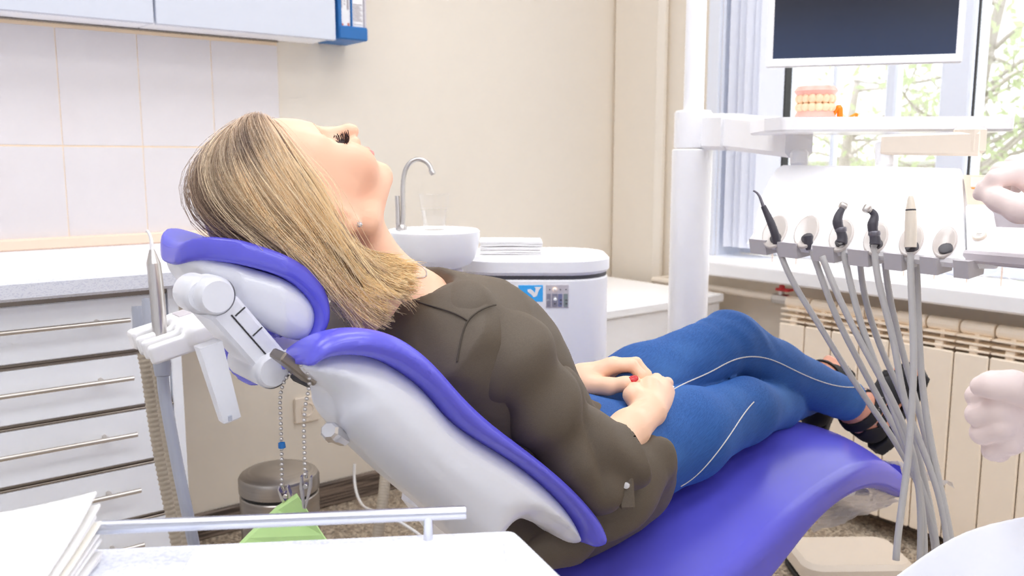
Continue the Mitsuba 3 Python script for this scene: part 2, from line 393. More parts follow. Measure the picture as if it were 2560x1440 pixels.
part('window_1', 'reveal', cat_([slab([XR, WY1 - .012, WZ0], [2.70, WY1, WZ1]), slab([XR, WY0, WZ1 - .012], [2.70, WY1, WZ1]), slab([XR, WY0, WZ0], [2.70, WY0 + .012, WZ1])]), 'm_frame')
part('window_1', 'sill', rbox([2.40, .22, .735], [2.70, 2.10, .785], .006), 'm_white')
part('window_1', 'casing', rbox([2.555, 2.06, .785], [XR + .001, 2.115, WZ1 + .05], .004), 'm_frame')

# vertical blind drawn to the left
bl = thing('vertical_blind', 'white vertical blind slats bunched at the left end of the window', 'blind')
sm = mikit.ply(obox([0, 0, 0], [.001, 0, 0], [0, .044, 0], [0, 0, .80], .0004), 'm_slat')
sp = [(2.60, 2.00, 62), (2.61, 1.965, 60), (2.60, 1.93, 58), (2.61, 1.90, 57), (2.60, 1.87, 55)]
for i, (x, y, a) in enumerate(sp):
    k = part(bl, 'slat', sm, None); scene[k]['to_world'] = T().translate([x, y, 1.62]).rotate([0, 0, 1], a)
part(bl, 'headrail', rbox([2.575, .32, 2.405], [2.625, 2.045, 2.435], .003), 'm_slat')
ch = []
for i, y in enumerate(np.arange(1.78, .50, -.092)):
    part(bl, 'weight', rod([2.52, y, .788], [2.52, y, .842], .0022, 6), 'm_beige')
    pts = [[2.52, y, .835], [2.52, y - .046, .802 + .01 * (i % 2)], [2.52, y - .092, .835]]
    ch.append(tube(spline(pts, 9), .0012, 5))
part(bl, 'bottom_chain', cat_(ch), 'm_white')

# radiator with its pipe
rad = thing('radiator', 'cream sectional radiator under the window sill', 'radiator')
def rad_section():
    m = [rbox([-.062, -.0455, .06], [-.050, .0455, .605], .004), rbox([-.052, -.012, .08], [.02, .012, .63], .003)]
    for z in (.612, .630, .648): m.append(rbox([-.058, -.0445, z], [-.004, .0445, z + .0055], .001))
    m.append(rbox([-.034, -.006, .60], [-.012, .006, .665], .001))
    return cat_(m)
rs = mikit.ply(rad_section(), 'm_radiator')
hd = mikit.ply(rod([-.022, -.0445, .672], [-.022, .0445, .672], .019, 16, .004), 'm_radiator')
NS = 13
for i in range(NS):
    y = 1.64 - i * .0945
    k = part(rad, 'section', rs, None); scene[k]['to_world'] = T().translate([2.50, y, 0])
    k2 = k + '__header'; scene[k2] = {**hd, 'to_world': T().translate([2.50, y, 0])}
part(rad, 'bracket', rbox([2.49, 1.2, .2], [XR - .002, 1.23, .23], .003), 'm_radiator'); part(rad, 'bracket', rbox([2.49, .7, .2], [XR - .002, .73, .23], .003), 'm_radiator')
part(rad, 'foot', rbox([2.455, 1.5, 0], [2.495, 1.53, .075], .003), 'm_radiator'); part(rad, 'foot', rbox([2.455, .6, 0], [2.495, .63, .075], .003), 'm_radiator')
hp = thing('heating_pipe', 'cream painted heating pipe with a red valve handle left of the radiator', 'pipe')
part(hp, 'pipe', cat_([rod([2.478, 1.735, .678], [2.478, 2.28, .678], .013), rod([2.478, 2.0, .676], [2.478, 2.0, .0], .011), rod([2.478, 2.27, .678], [2.575, 2.27, .678], .013)]), 'm_cream', 30)
part(hp, 'valve', cat_([rod([2.478, 1.675, .675], [2.478, 1.74, .675], .018, 8), rod([2.478, 1.71, .675], [2.478, 1.71, .705], .010, 8)]), 'm_steel', 30)
part(hp, 'valve_handle', cat_([rbox([2.462, 1.672, .703], [2.494, 1.725, .712], .003), rbox([2.47, 1.70, .70], [2.486, 1.716, .722], .003)]), 'm_red')

# ------------------------------------------------------------------ outdoors: a tree beyond the window
pr('m_ground', lin(186, 184, 172), .9)
struct('ground', slab([XR + .3, -25, -.5], [45, 30, -.4]), 'm_ground')
def tree(name, base, hgt, seed, n_leaf, label):
    r = np.random.default_rng(seed); t = thing(name, label, 'tree'); base = np.array(base, float)
    br, tips = [], []
    top = base + [r.normal(0, .2), r.normal(0, .3), hgt]
    br.append(tube(spline([base, (base + top) / 2 + r.normal(0, .12, 3), top], 14), np.linspace(.11, .035, 14), 9))
    for i in range(30):
        f = r.uniform(.3, .98); a = base + (top - base) * f; w = r.uniform(0, 2 * np.pi); L = r.uniform(.7, 1.7) * (1.2 - .45 * f)
        e = a + [math.cos(w) * L, math.sin(w) * L, r.uniform(-.25, .6) * L]
        p = spline([a, (a + e) / 2 + r.normal(0, .08, 3), e], 9); br.append(tube(p, np.linspace(.022, .005, 9), 6)); tips += list(p[3:])
        for _ in range(3):
            q = p[r.integers(3, 8)]; e2 = q + r.normal(0, .3, 3); br.append(tube(spline([q, (q + e2) / 2, e2], 5), np.linspace(.008, .003, 5), 5)); tips += [q + (e2 - q) * s for s in (.4, .7, 1)]
    part(t, 'trunk', cat_(br), 'm_bark', True)
    tips = np.array(tips); c = tips[r.integers(0, len(tips), n_leaf)] + r.normal(0, .10, (n_leaf, 3))
    a = r.normal(0, 1, (n_leaf, 3)); a /= np.linalg.norm(a, axis=1, keepdims=True); b = np.cross(a, r.normal(0, 1, (n_leaf, 3))); b /= np.linalg.norm(b, axis=1, keepdims=True)
    L = r.uniform(.035, .06, (n_leaf, 1)); nrm = np.cross(a, b)
    v = np.stack([c - a * L, c + b * L * .45 + nrm * L * .12, c + a * L, c - b * L * .45 + nrm * L * .12], 1).reshape(-1, 3); k = np.arange(n_leaf) * 4
    part(t, 'leaves', trimesh.Trimesh(v, np.vstack([np.stack([k, k + 1, k + 2], 1), np.stack([k, k + 2, k + 3], 1)]), process=False), 'm_leaf', stuff=True)
tree('tree', [6.2, 1.55, -.4], 3.3, 3, 1900, 'leafy green tree seen through the right-hand window pane')
tree('tree', [7.6, 3.6, -.4], 3.0, 5, 1500, 'leafy green tree seen through the middle of the window')
tree('tree', [9.4, 5.8, -.4], 2.4, 8, 1200, 'pale leafy tree seen through the window below the white tray')

# ------------------------------------------------------------------ ceiling lamps, out of view; the row behind the viewer is added fill
def ceiling_lamp(x, y, w, h, lab):
    t = thing('ceiling_lamp', lab, 'lamp', 'flat ceiling lamps')
    part(t, 'frame', cat_([rbox([x - w - .02, y - h - .02, ZC - .035], [x - w, y + h + .02, ZC], .002), rbox([x + w, y - h - .02, ZC - .035], [x + w + .02, y + h + .02, ZC], .002),
                           rbox([x - w, y - h - .02, ZC - .035], [x + w, y - h, ZC], .002), rbox([x - w, y + h, ZC - .035], [x + w, y + h + .02, ZC], .002)]), 'm_white')
    z = ZC - .03
    k = part(t, 'diffuser', trimesh.Trimesh([[x - w, y - h, z], [x - w, y + h, z], [x + w, y + h, z], [x + w, y - h, z]], [[0, 1, 2], [0, 2, 3]], process=False), 'm_white_matte')
    scene[k]['emitter'] = lampm(LAMP)
for x in (-.1, 1.4):
    for y in (-1.1, .2, 1.45): ceiling_lamp(x, y, .55, .30, f"flat white ceiling light panel, {'window' if x > 1 else 'door'} side, {['added fill row behind the viewer', 'middle row over the chair', 'row by the tiled wall'][(-1.1, .2, 1.45).index(y)]}")

# ------------------------------------------------------------------ left: drawers, worktop, wall cabinets
dc = thing('drawer_cabinet', 'white drawer cabinet with long steel bar handles under the worktop', 'cabinet')
CX0, CX1, CY = -.75, .605, 1.955
part(dc, 'body', cat_([rbox([CX0, CY + .022, .02], [CX1 - .022, YB - .024, .858], .002)]), 'm_cab')
zb = [.845, .718, .595, .470, .345, .222, .10]
for i in range(6):
    z1, z0 = zb[i] - .0015, zb[i + 1] + .0095
    dk = part(dc, 'drawer', rbox([CX0 + .004, CY, z0], [CX1 - .026, CY + .021, z1], .0025), 'm_cab')
    zh = (z0 + z1) / 2 + .012; hx0, hx1 = .15, .495
    scene[dk + '__handle'] = mikit.ply(cat_([rod([hx0 - .62, CY - .03, zh], [hx1, CY - .03, zh], .005, 14, .0008) if i < 2 else rod([hx0, CY - .03, zh], [hx1, CY - .03, zh], .005, 14, .0008)] +
        [rod([x, CY - .03, zh], [x, CY, zh], .0045, 10) for x in (hx0 + .055, hx1 - .06)]), 'm_brass', smooth=40)
    labels[dk + '__handle'] = {'label': 'steel bar handle'}
    part(dc, 'grip_strip', cat_([rbox([CX0 + .004, CY + .006, zb[i + 1] + .003], [CX1 - .0225, CY + .02, zb[i + 1] + .009], .001), rbox([CX0 + .004, CY - .001, zb[i + 1] - .0012], [CX1 - .0225, CY + .012, zb[i + 1] + .0032], .001)]), 'm_steel_dark', label='dark metal strip between the drawers')
part(dc, 'side_panel', rbox([CX1 - .022, CY - .002, 0.0], [CX1, YB - .024, .858], .002), 'm_cab')
part(dc, 'kick_plate', rbox([CX0, CY + .03, 0], [CX1 - .024, CY + .045, .1], .002), 'm_cab')
part(dc, 'grip_strip', rbox([CX0 + .004, CY + .004, .842], [CX1 - .0225, CY + .02, .856], .002), 'm_steel_dark')
wt = thing('worktop', 'white speckled worktop with a pale wooden upstand under the tiles', 'worktop')
part(wt, 'slab', rbox([CX0, 1.90, .86], [.98, YB - .003, .90], .006), 'm_worktop')
part(wt, 'upstand', rbox([CX0, YB - .03, .90], [.98, YB - .008, .93], .004), 'm_upstand', label='pale wood coloured upstand strip')
for x0, x1, lab in ((-.5, .722, 'white flat-fronted wall cabinet above the tiles, left of the seam'), (.725, 1.236, 'white flat-fronted wall cabinet beside the blue dispenser')):
    t = thing('wall_cabinet', lab, 'cabinet', None)
    part(t, 'body', rbox([x0, 2.42, 1.4815], [x1, YB, 2.3], .002), 'm_cab')
    part(t, 'door', rbox([x0 + .0015, 2.40, 1.476], [x1 - .0015, 2.4195, 2.3], .002), 'm_cab_upper')

# blue wall dispenser
dp = thing('wall_dispenser', 'blue wall holder with printed leaflets beside the white wall cabinet', 'holder')
bx0, bx1, by = 1.262, 1.372, 2.40
A_, B_ = at(846, 60, Y=2.42), at(918, 60, Y=2.42)
x0, x1 = A_[0], B_[0]
zb_ = at(880, 66, Y=2.42)[2]; zlow = at(880, 100, Y=2.42)[2]
part(dp, 'frame', cat_([rbox([x0, 2.42, zlow], [x0 + .012, YB, zb_ + .32], .002), rbox([x0, YB - .015, zlow + .01], [x1, YB, zb_ + .32], .002), rbox([x0 + .046, 2.424, zb_], [x0 + .050, YB - .01, zb_ + .32], .001)]), 'm_blue')
part(dp, 'front_lip', rbox([x0 + .001, 2.415, zlow], [x1, YB - .004, zb_], .004), 'm_blue')
part(dp, 'side_rail', rbox([x1 - .006, 2.424, zb_], [x1, YB - .01, zb_ + .32], .001), 'm_pane_grey')
part(dp, 'leaflet', rbox([x0 + .013, 2.43, zb_ - .01], [x0 + .045, 2.50, zb_ + .32], .001), 'm_paper')
part(dp, 'leaflet', rbox([x0 + .052, 2.43, zb_ - .01], [x1 - .007, 2.50, zb_ + .32], .001), 'm_paper')
pr('m_print', lin(168, 160, 162), .8); pr('m_print_red', lin(190, 110, 96), .8)
def flat(x, z, w, h): return slab([x, 2.4288, z], [x + w, 2.4302, z + h])
part(dp, 'print', cat_([flat(x0 + .014, zb_ + .052, .004, .3), flat(x0 + .034, zb_ + .048, .006, .3)] + [flat(x0 + .055, zb_ + .018 + i * .0052, x1 - x0 - .066 - .004 * ((i * 7) % 3), .0026) for i in range(10)] +
     [flat(x0 + .055, zb_ + .008, x1 - x0 - .066, .0012), flat(x0 + .055, zb_ + .09, x1 - x0 - .066, .02)] + [flat(x0 + .024, zb_ + .062 + i * .009, .005, .003) for i in range(9)]), 'm_print')
part(dp, 'print', cat_([flat(x0 + .016, zb_ + .001, .005, .006), flat(x0 + .035, zb_ + .001, .006, .009)]), 'm_print_red')
# wall socket behind the chains
so = at(765, 1022, Y=YB)
st = thing('wall_socket', 'white square wall socket low on the beige wall behind the bead chains', 'socket')
part(st, 'plate', rbox([so[0] - .042, YB - .010, so[2] - .042], [so[0] + .042, YB, so[2] + .042], .003), 'm_cream')
part(st, 'outlet', lathe([(.0, 0), (.019, 0), (.0195, .003), (.021, .004), (.021, 0)], [so[0], YB - .0102, so[2]], [0, -1, 0], 24), 'm_cream', 30)
# pedal bin
bn = thing('pedal_bin', 'brushed stainless steel pedal bin by the back wall', 'bin')
bb = at(702, 1300, d=2.25); bc = np.array([bb[0], bb[1], 0]); R_ = .098; zt = .355
part(bn, 'body', lathe([(0, .012), (R_ - .004, .012), (R_, .02), (R_, zt - .062), (R_ - .004, zt - .058)], bc, sides=56), 'm_steel_brushed', 30)
part(bn, 'rim', lathe([(R_ - .004, zt - .062), (R_ - .002, zt - .058), (R_ - .002, zt - .05), (R_ - .005, zt - .048)], bc, sides=56), 'm_black', 30)
part(bn, 'lid', lathe([(R_ - .004, zt - .05), (R_ + .002, zt - .049), (R_ + .002, zt - .018), (R_ - .002, zt - .010), (R_ - .012, zt - .004), (R_ * .6, zt + .003), (0, zt + .005)], bc, sides=56), 'm_steel_brushed', 30)
part(bn, 'base', lathe([(0, 0), (R_ + .003, 0), (R_ + .003, .012), (R_ - .003, .016)], bc, sides=56), 'm_black', 30)
part(bn, 'knob', lathe([(.0, .012), (.008, .011), (.010, .006), (.007, 0)], at(700, 1232, d=2.16), -FW, 16), 'm_black', 30)

# ------------------------------------------------------------------ spittoon unit
su = thing('spittoon_unit', 'rounded white dental water unit with a round basin and a control panel, behind the patient', 'water unit')
vh = np.array([math.cos(AZ), math.sin(AZ), 0]); rh = RT
def uv_frame(px, d):            # a floor point under a pixel column at a distance
    q = at(px, 660, d=d); return np.array([q[0], q[1], 0])
uc = uv_frame(1330, 2.12)
def uplan(o=0.0): return rrect(.368 + 2 * o, .26 + 2 * o, .115 + o, 12)
zt_ = at(1400, 640, d=2.03)[2]
part(su, 'body', place(prism(uplan(-.004), .02, zt_ - .048, .006), uc, rh, vh, [0, 0, 1]), 'm_white', 35)
part(su, 'lid', place(prism(uplan(0.0), zt_ - .044, zt_, .010), uc, rh, vh, [0, 0, 1]), 'm_white', 35)
part(su, 'seam', place(prism(uplan(-.007), zt_ - .05, zt_ - .042, 0), uc, rh, vh, [0, 0, 1]), 'm_grey_dark', 35)
bwl = uv_frame(1085, 1.93); zr = at(1085, 572, d=1.93)[2]
rb = at(1200, 600, d=1.93); R0 = float((rb - at(1085, 600, d=1.93)) @ RT)
part(su, 'basin', lathe([(0, -.085), (R0 * .55, -.085), (R0 * .80, -.075), (R0 * .95, -.05), (R0, -.012), (R0, -.004), (R0 - .004, 0), (R0 - .009, 0), (R0 - .013, -.006), (R0 * .8, -.045), (R0 * .4, -.065), (0.012, -.07), (0, -.07)], bwl + [0, 0, zr], sides=72), 'm_white', 40)
part(su, 'basin_foot', lathe([(R0 * .62, -.13), (R0 * .62, -.088), (R0 * .5, -.08)], bwl + [0, 0, zr], sides=48), 'm_pane_grey', 40)
fb = at(1005, 568, d=1.95); q = lambda px, py: at(px, py, d=1.95)
part(su, 'faucet', cat_([tube(spline([fb, q(1007, 490), q(1010, 440), q(1024, 408), q(1046, 398), q(1068, 407), q(1079, 426)], 40), .0052, 14), rod(q(1077, 424), q(1084, 436), .0062, 14), lathe([(.011, 0), (.011, .006), (.007, .012)], fb - [0, 0, .006])]), 'm_steel', 40)
part(su, 'filler_tube', cat_([tube([q(996, 572), q(995, 530), q(993, 490)], .0052, 14), rod(q(996, 560) - vh * .006, q(996, 560) - vh * .011, .004, 12)]), 'm_steel', 40)
# control panel and sticker on the rounded front
def front_pt(px, py, off=0.0):
    r = FW + RT * (px - 1280) / FOCAL - UP * (py - 720) / FOCAL
    t = ((uc - EYE) @ vh - (.126 + off)) / (r @ vh); return EYE + r * t
def fplate(x0, y0, x1, y1, o0, o1, c=.0006):
    a, b = front_pt(x0, y0), front_pt(x1, y1); w = float((b - a) @ rh); h = float(a[2] - b[2]); m = (a + b) / 2
    return obox(m - vh * (o0 + o1) / 2, rh * w / 2, vh * (o1 - o0) / 2, np.array([0, 0, h / 2]), c)
part(su, 'control_panel', fplate(1365, 712, 1421, 769, -.002, .002), 'm_pane_grey', label='grey control panel with two lit lamps')
cp = f'{su}__control_panel'
def sub(parent, name, mesh, mat, smooth=False, label=None, **kw): return part(parent, name, mesh, mat, smooth, label, **kw)
pr('m_key', lin(134, 132, 146), .5); pr('m_key_blue', lin(120, 124, 158), .5); pr('m_key_green', lin(128, 140, 138), .5)
for i, (xa, xb, mm) in enumerate(((1366.5, 1376.5, 'm_key'), (1380, 1393, 'm_key'), (1395, 1405, 'm_key_blue'), (1409, 1419, 'm_key_green'))):
    sub(cp, 'key', fplate(xa, 734, xb, 766.5, .002, .0034), mm)
for xa in (1374, 1401, 1415): sub(cp, 'lamp_dark', fplate(xa - 1.6, 722, xa + 1.6, 725, .002, .0035), 'm_grey_dark')
for xa in (1387, 1401.5, 1415.5):
    for yb in (748, 757):
        if not (xa == 1387 and yb == 748): sub(cp, 'lamp_dark', fplate(xa - 2.4, yb, xa + 2.4, yb + 3.2, .0034, .0046), 'm_grey_dark')
for xa, ya in ((1387, 741), (1370, 748)): sub(cp, 'mark', cat_([fplate(xa - 3.5, ya, xa + 3.5, ya + .7, .0034, .0038, .0001), fplate(xa - 3.5, ya + 2.4, xa + 3.5, ya + 3.1, .0034, .0038, .0001)]), 'm_paper')
for px, py, col, nm in ((1387, 723.5, (14, 8.5, 2.2), 'amber'), (1388, 748.5, (8, 12, 1.2), 'green')):
    c = front_pt(px, py, .003)
    k = sub(cp, 'lamp', lathe([(0, .0026), (.0025, .0022), (.0042, .001), (.0042, 0)], c, -vh, 16), 'm_white', 30, f'lit {nm} lamp'); scene[k]['emitter'] = lampm(np.array(col) * .35)
part(su, 'sticker', fplate(1296, 713, 1357, 754, -.001, .001, .0002), 'm_blue_light' if pr('m_blue_light', lin(60, 170, 238), .5) else '', label='light blue sticker with a white emblem')
def front_poly(pts, o0, o1):
    a = np.array([[float((front_pt(*p_) - uc) @ rh), front_pt(*p_)[2]] for p_ in pts])
    return place(prism(a, 0, o1 - o0), uc - vh * (.126 + o0), rh, [0, 0, 1], -vh)
sub(f'{su}__sticker', 'emblem', cat_([front_poly([(1336, 717), (1354, 717), (1348, 724), (1344, 734), (1342, 741), (1336, 736), (1338, 728), (1339, 722)], .001, .0016),
    front_poly([(1318, 724), (1326, 722), (1333, 727), (1337, 733), (1340, 741), (1334, 743), (1328, 736), (1320, 730)], .001, .0016)]), 'm_paper', label='white emblem')
# plastic cup
cb = at(1086, 580, d=1.93); cup = at(1086, 577, d=1.93)
rt_, r0_, hh_ = 39 / 2200 * 1.93, 25.5 / 2200 * 1.93, 92 / 2200 * 1.93
pr('m_cup_rim', lin(238, 238, 242), .2)
cpk = thing('plastic_cup', 'clear ribbed plastic cup on the rim of the basin', 'cup')
part(cpk, 'wall', lathe([(0, .002), (r0_, .002), (r0_ + (rt_ - r0_) * .6, hh_ * .62), (r0_ + (rt_ - r0_) * .62 + .001, hh_ * .64), (rt_, hh_ - .003)], cup, sides=48), 'm_plastic_clear', 40)
part(cpk, 'rim', lathe([(rt_ - .0012, hh_ - .003), (rt_ + .0012, hh_ - .003), (rt_ + .0018, hh_ - .001), (rt_, hh_), (rt_ - .0012, hh_ - .001)], cup, sides=48), 'm_plastic_clear', 40)
part(cpk, 'water', lathe([(0, .003), (r0_ - .001, .003), (r0_ + (rt_ - r0_) * .55 - .001, hh_ * .58), (0, hh_ * .58)], cup, sides=48), 'm_plastic_clear', 40)
# folded paper towels on the lid
nc = at(1278, 628, d=2.10); nc[2] = zt_
nk = thing('napkin_stack', 'small stack of folded white paper napkins on the white unit', 'napkins')
def sheet(w, h, amp, seed, th=.003, nx=22, ny=12, curl=0.0):
    xs, ys = np.linspace(-w / 2, w / 2, nx), np.linspace(-h / 2, h / 2, ny)
    g = np.stack(np.meshgrid(xs, ys, indexing='ij'), -1).reshape(-1, 2)
    z = amp * (meshkit.fbm(np.c_[g * 9, np.full(len(g), seed * 3.1)], 3) - .5) * 2 + curl * ((g[:, 0] / w) ** 2 * 2)
    N = len(g); v = np.vstack([np.c_[g, z], np.c_[g, z + th]])
    i, j = np.meshgrid(np.arange(nx - 1), np.arange(ny - 1), indexing='ij'); a = i * ny + j
    q = np.stack([a, a + ny, a + ny + 1, a + 1], -1).reshape(-1, 4)
    b = np.r_[np.arange(ny), np.arange(1, nx) * ny + ny - 1, ((nx - 1) * ny + np.arange(ny))[::-1][1:], (np.arange(nx) * ny)[::-1][1:-1]]
    s = np.stack([b, np.roll(b, -1), np.roll(b, -1) + N, b + N], 1)
    Q = np.vstack([q + N, q[:, ::-1], s])
    m = trimesh.Trimesh(v, np.vstack([Q[:, [0, 1, 2]], Q[:, [0, 2, 3]]]), process=False); trimesh.repair.fix_normals(m); return m
for i in range(7):
    m = sheet(.145 - .002 * (i % 3), .10, .0012 * (1 + i * .4), i, .0038)
    part(nk, 'napkin', place(m, nc + [0, 0, .0015 + i * .0046] + rng.normal(0, .002, 3) * [1, 1, 0], rh, vh, [0, 0, 1]), 'm_paper', 40)
# low white cabinet in the corner
lc = thing('side_cabinet', 'low white cabinet in the corner between the water unit and the white column', 'cabinet')
sc0 = at(1612, 800, d=2.45)
ztop = at(1610, 745, X=2.5)[2]
la = at(1525, 815, d=2.3); lb = at(1675, 793, X=2.42); ztl = lb[2] + .0
part(lc, 'body', rbox([1.72, 1.93, .0], [2.44, 2.50, .64], .003), 'm_white')
part(lc, 'top', rbox([1.71, 1.915, .643], [2.445, 2.51, .672], .004), 'm_white')

# ------------------------------------------------------------------ support column, arm, tray
co = thing('support_column', 'tall white column rising behind the knees, with a horizontal arm', 'column')
cc_ = at(1727, 500, d=2.28); cc_ = np.array([cc_[0], cc_[1], 0]); k_ = 2.28 / 2200
zc0, zc1 = at(1727, 372, d=2.28)[2], at(1727, 277, d=2.28)[2]
part(co, 'lower_post', lathe([(.0, .0), (.075, 0), (.075, .03), (49.5 * k_, .05), (49.5 * k_, zc0 - .004), (46 * k_, zc0 - .001), (0, zc0 - .001)], cc_, sides=48), 'm_white', 35)
part(co, 'collar', lathe([(0, zc0 + .001), (43 * k_, zc0 + .001), (45.5 * k_, zc0 + .004), (45.5 * k_, zc1 - .008), (42 * k_, zc1 - .002), (30 * k_, zc1), (0, zc1)], cc_, sides=48), 'm_white', 35)
part(co, 'upper_post', lathe([(24.5 * k_, zc1 - .01), (24.5 * k_, ZC - .001)], cc_, sides=40), 'm_white', 35)
a0, a1 = cc_ + [0, 0, (zc0 + zc1) / 2 + .002], at(1998, 347, d=1.72)
aa = at(1770, 330, d=2.25)
def beam(p, q_, h0, h1, w, c=.01):
    p, q_ = np.asarray(p), np.asarray(q_); d = q_ - p; d[2] *= 1; L = np.linalg.norm(d); d = d / L; s = np.cross(d, [0, 0, 1.0]); s /= np.linalg.norm(s)
    P_ = []
    for e, hh in ((p, h0), (q_, h1)):
        for a_ in (-1, 1):
            for b_ in (-1, 1):
                for ca, cb_ in ((c, 0), (0, c)): P_.append(e + s * a_ * (w / 2 - ca) + np.array([0, 0, 1]) * b_ * (hh / 2 - cb_))
    return trimesh.convex.convex_hull(np.array(P_))
am = at(1835, 330, d=2.12)
part(co, 'arm', cat_([beam(aa, am, .090, .088, .07), beam(am, a1, .084, .074, .055)]), 'm_white', label='horizontal white arm')
part(co, 'arm_joint', cat_([rod(at(1998, 375, d=1.71), at(1998, 416, d=1.71), .017, 20)]), 'm_white', 30)
tr = thing('instrument_tray', 'flat white tray shelf held above the instrument console', 'tray')
xt = 1.36
t0, t1 = at(1955, 294, d=1.56), at(2543, 294, d=1.52)
t0[2] = t1[2] = (t0[2] + t1[2]) / 2; zt2 = t0[2]; te = t1 - t0; TW = np.linalg.norm(te); te /= TW; tf = np.array([-te[1], te[0], 0])
tp = sg.Polygon([(0, 0), (TW, 0), (TW, .23), (-.02, .23), (-.02, .06)]).buffer(-.012).buffer(.012, quad_segs=5)
part(tr, 'shelf', place(prism(tp, zt2 - .024, zt2 - .006, .004), [t0[0], t0[1], 0], te, tf, [0, 0, 1]), 'm_white', 30)
rim_ = tp.difference(tp.buffer(-.008))
part(tr, 'rim', place(trimesh.creation.extrude_polygon(rim_, .012, engine='earcut').apply_translation([0, 0, zt2 - .010]), [t0[0], t0[1], 0], te, tf, [0, 0, 1]), 'm_white', 30)
def tray_pt(px, py, v):
    r = FW + RT * (px - 1280) / FOCAL - UP * (py - 720) / FOCAL; t_ = float(((t0 + tf * v) - EYE) @ tf / (r @ tf)); q_ = EYE + r * t_; q_[2] = zt2 - .0055; return q_
b0, b1 = at(2210, 362, d=1.53), at(2452, 360, d=1.44)
part(tr, 'arm', cat_([beam(b0, b1, .034, .040, .04, .004), rbox(at(2425, 337, d=1.45) - [.02, .02, .03], at(2425, 337, d=1.45) + [.02, .02, .012], .004)]), 'm_cream', label='short arm under the tray')
part(tr, 'post', cat_([rod(at(2211, 350, d=1.53), at(2211, 420, d=1.53), .0155, 20)]), 'm_white', 30)
# jaw model and orange clips on the tray
ztr = zt2 - .0055
jm = thing('jaw_model', 'pink and peach dental jaw demonstration model on the tray', 'jaw model')
jc = tray_pt(2037, 290, .10)
js = 1.2 / 2200 * float((jc - EYE) @ FW)
def jaw(z0, z1, rr, bulge): return lathe([(0, z0), (rr * .9, z0), (rr + bulge, (z0 + z1) / 2), (rr * .92, z1), (0, z1)], jc, sides=36)
part(jm, 'lower_gum', jaw(0, 26 * js, 38 * js, .003), 'm_pink', 40)
part(jm, 'upper_gum', jaw(56 * js, 75 * js, 40 * js, .003), 'm_pink', 40)
for s0, s1 in ((24, 40), (41, 58)):
    for a in np.linspace(0, 2 * np.pi, 16, endpoint=False):
        c = jc + np.array([math.cos(a), math.sin(a), 0]) * 33 * js
        m = trimesh.creation.icosphere(2, 1.0); m.apply_scale([8.5 * js, 8.5 * js, (s1 - s0) / 2 * 1.15 * js]); m.apply_translation(c + [0, 0, (s0 + s1) / 2 * js])
        part(jm, 'tooth', m, 'm_peach', True)
part(jm, 'core', lathe([(0, 20 * js), (30 * js, 20 * js), (30 * js, 60 * js), (0, 60 * js)], jc, sides=30), 'm_peach', 40)
o1 = tray_pt(2091, 290, .09)
one('plastic_clip', cat_([tube(spline([o1 - te * .014 + [0, 0, .004], o1 - te * .006 + [0, 0, .014], o1 + te * .002 + [0, 0, .027], o1 + te * .006 + [0, 0, .004]], 16), [.0034] * 8 + [.0054] * 8, 8)]), 'm_orange', 'orange plastic clip standing next to the jaw model', 'clip', True)
o2 = tray_pt(2120, 289, .07)
one('plastic_clip', tube(spline([o2 - te * .016 + [0, 0, .004], o2 + [0, 0, .008], o2 + te * .016 + [0, 0, .015], o2 + te * .012 + [0, 0, .007], o2 - te * .004 + [0, 0, .004]], 20), .0022, 8), 'm_orange', 'orange plastic clip lying on the tray, right of the upright one', 'clip', True)

# ------------------------------------------------------------------ monitor
mo = thing('monitor', 'dark flat screen monitor with a white bezel in front of the window', 'monitor')
m0, m1 = at(1915, 171, d=2.10), at(2405, 156, d=1.985)
m0[2] = m1[2] = (m0[2] + m1[2]) / 2
ex = (m1 - m0) / np.linalg.norm(m1 - m0); en = np.cross(ex, [0, 0, 1.0]); Wm = np.linalg.norm(m1 - m0); Hm = Wm * .66
if en @ (EYE - m0) < 0: en = -en
def mbox(x0, x1, z0, z1, o0, o1, c=.003): return obox(m0 + ex * (x0 + x1) / 2 + np.array([0, 0, (z0 + z1) / 2]) + en * (o0 + o1) / 2, ex * (x1 - x0) / 2, en * (o1 - o0) / 2, np.array([0, 0, (z1 - z0) / 2]), c)
bz = .0145
part(mo, 'bezel', cat_([mbox(0, Wm, 0, .0205, -.012, .004), mbox(0, Wm, Hm - bz, Hm, -.012, .004), mbox(0, bz, 0, Hm, -.012, .004), mbox(Wm - bz, Wm, 0, Hm, -.012, .004)]), 'm_white')
part(mo, 'screen', mbox(bz - .001, Wm - bz + .001, .0195, Hm - bz + .001, -.01, .0005, .0002), 'm_screen')
part(mo, 'back_cover', mbox(.004, Wm - .004, .004, Hm - .004, -.042, -.0125, .012), 'm_white')
mc = m0 + ex * Wm / 2 + np.array([0, 0, Hm * .72]) - en * .042
cz = np.array([cc_[0], cc_[1], mc[2]])
dirc = (cz - mc) / np.linalg.norm(cz - mc)
cz[2] = 1.74
part(mo, 'arm', tube(spline([mc + en * .01, mc - en * .06 + np.array([0, 0, .03]), cz * .4 + mc * .6 + np.array([0, 0, .16]), cz], 20), .017, 14), 'm_white', 40)
part(mo, 'clamp', lathe([(.026, -.03), (.034, -.026), (.034, .026), (.026, .03)], cz, sides=28), 'm_white', 40)

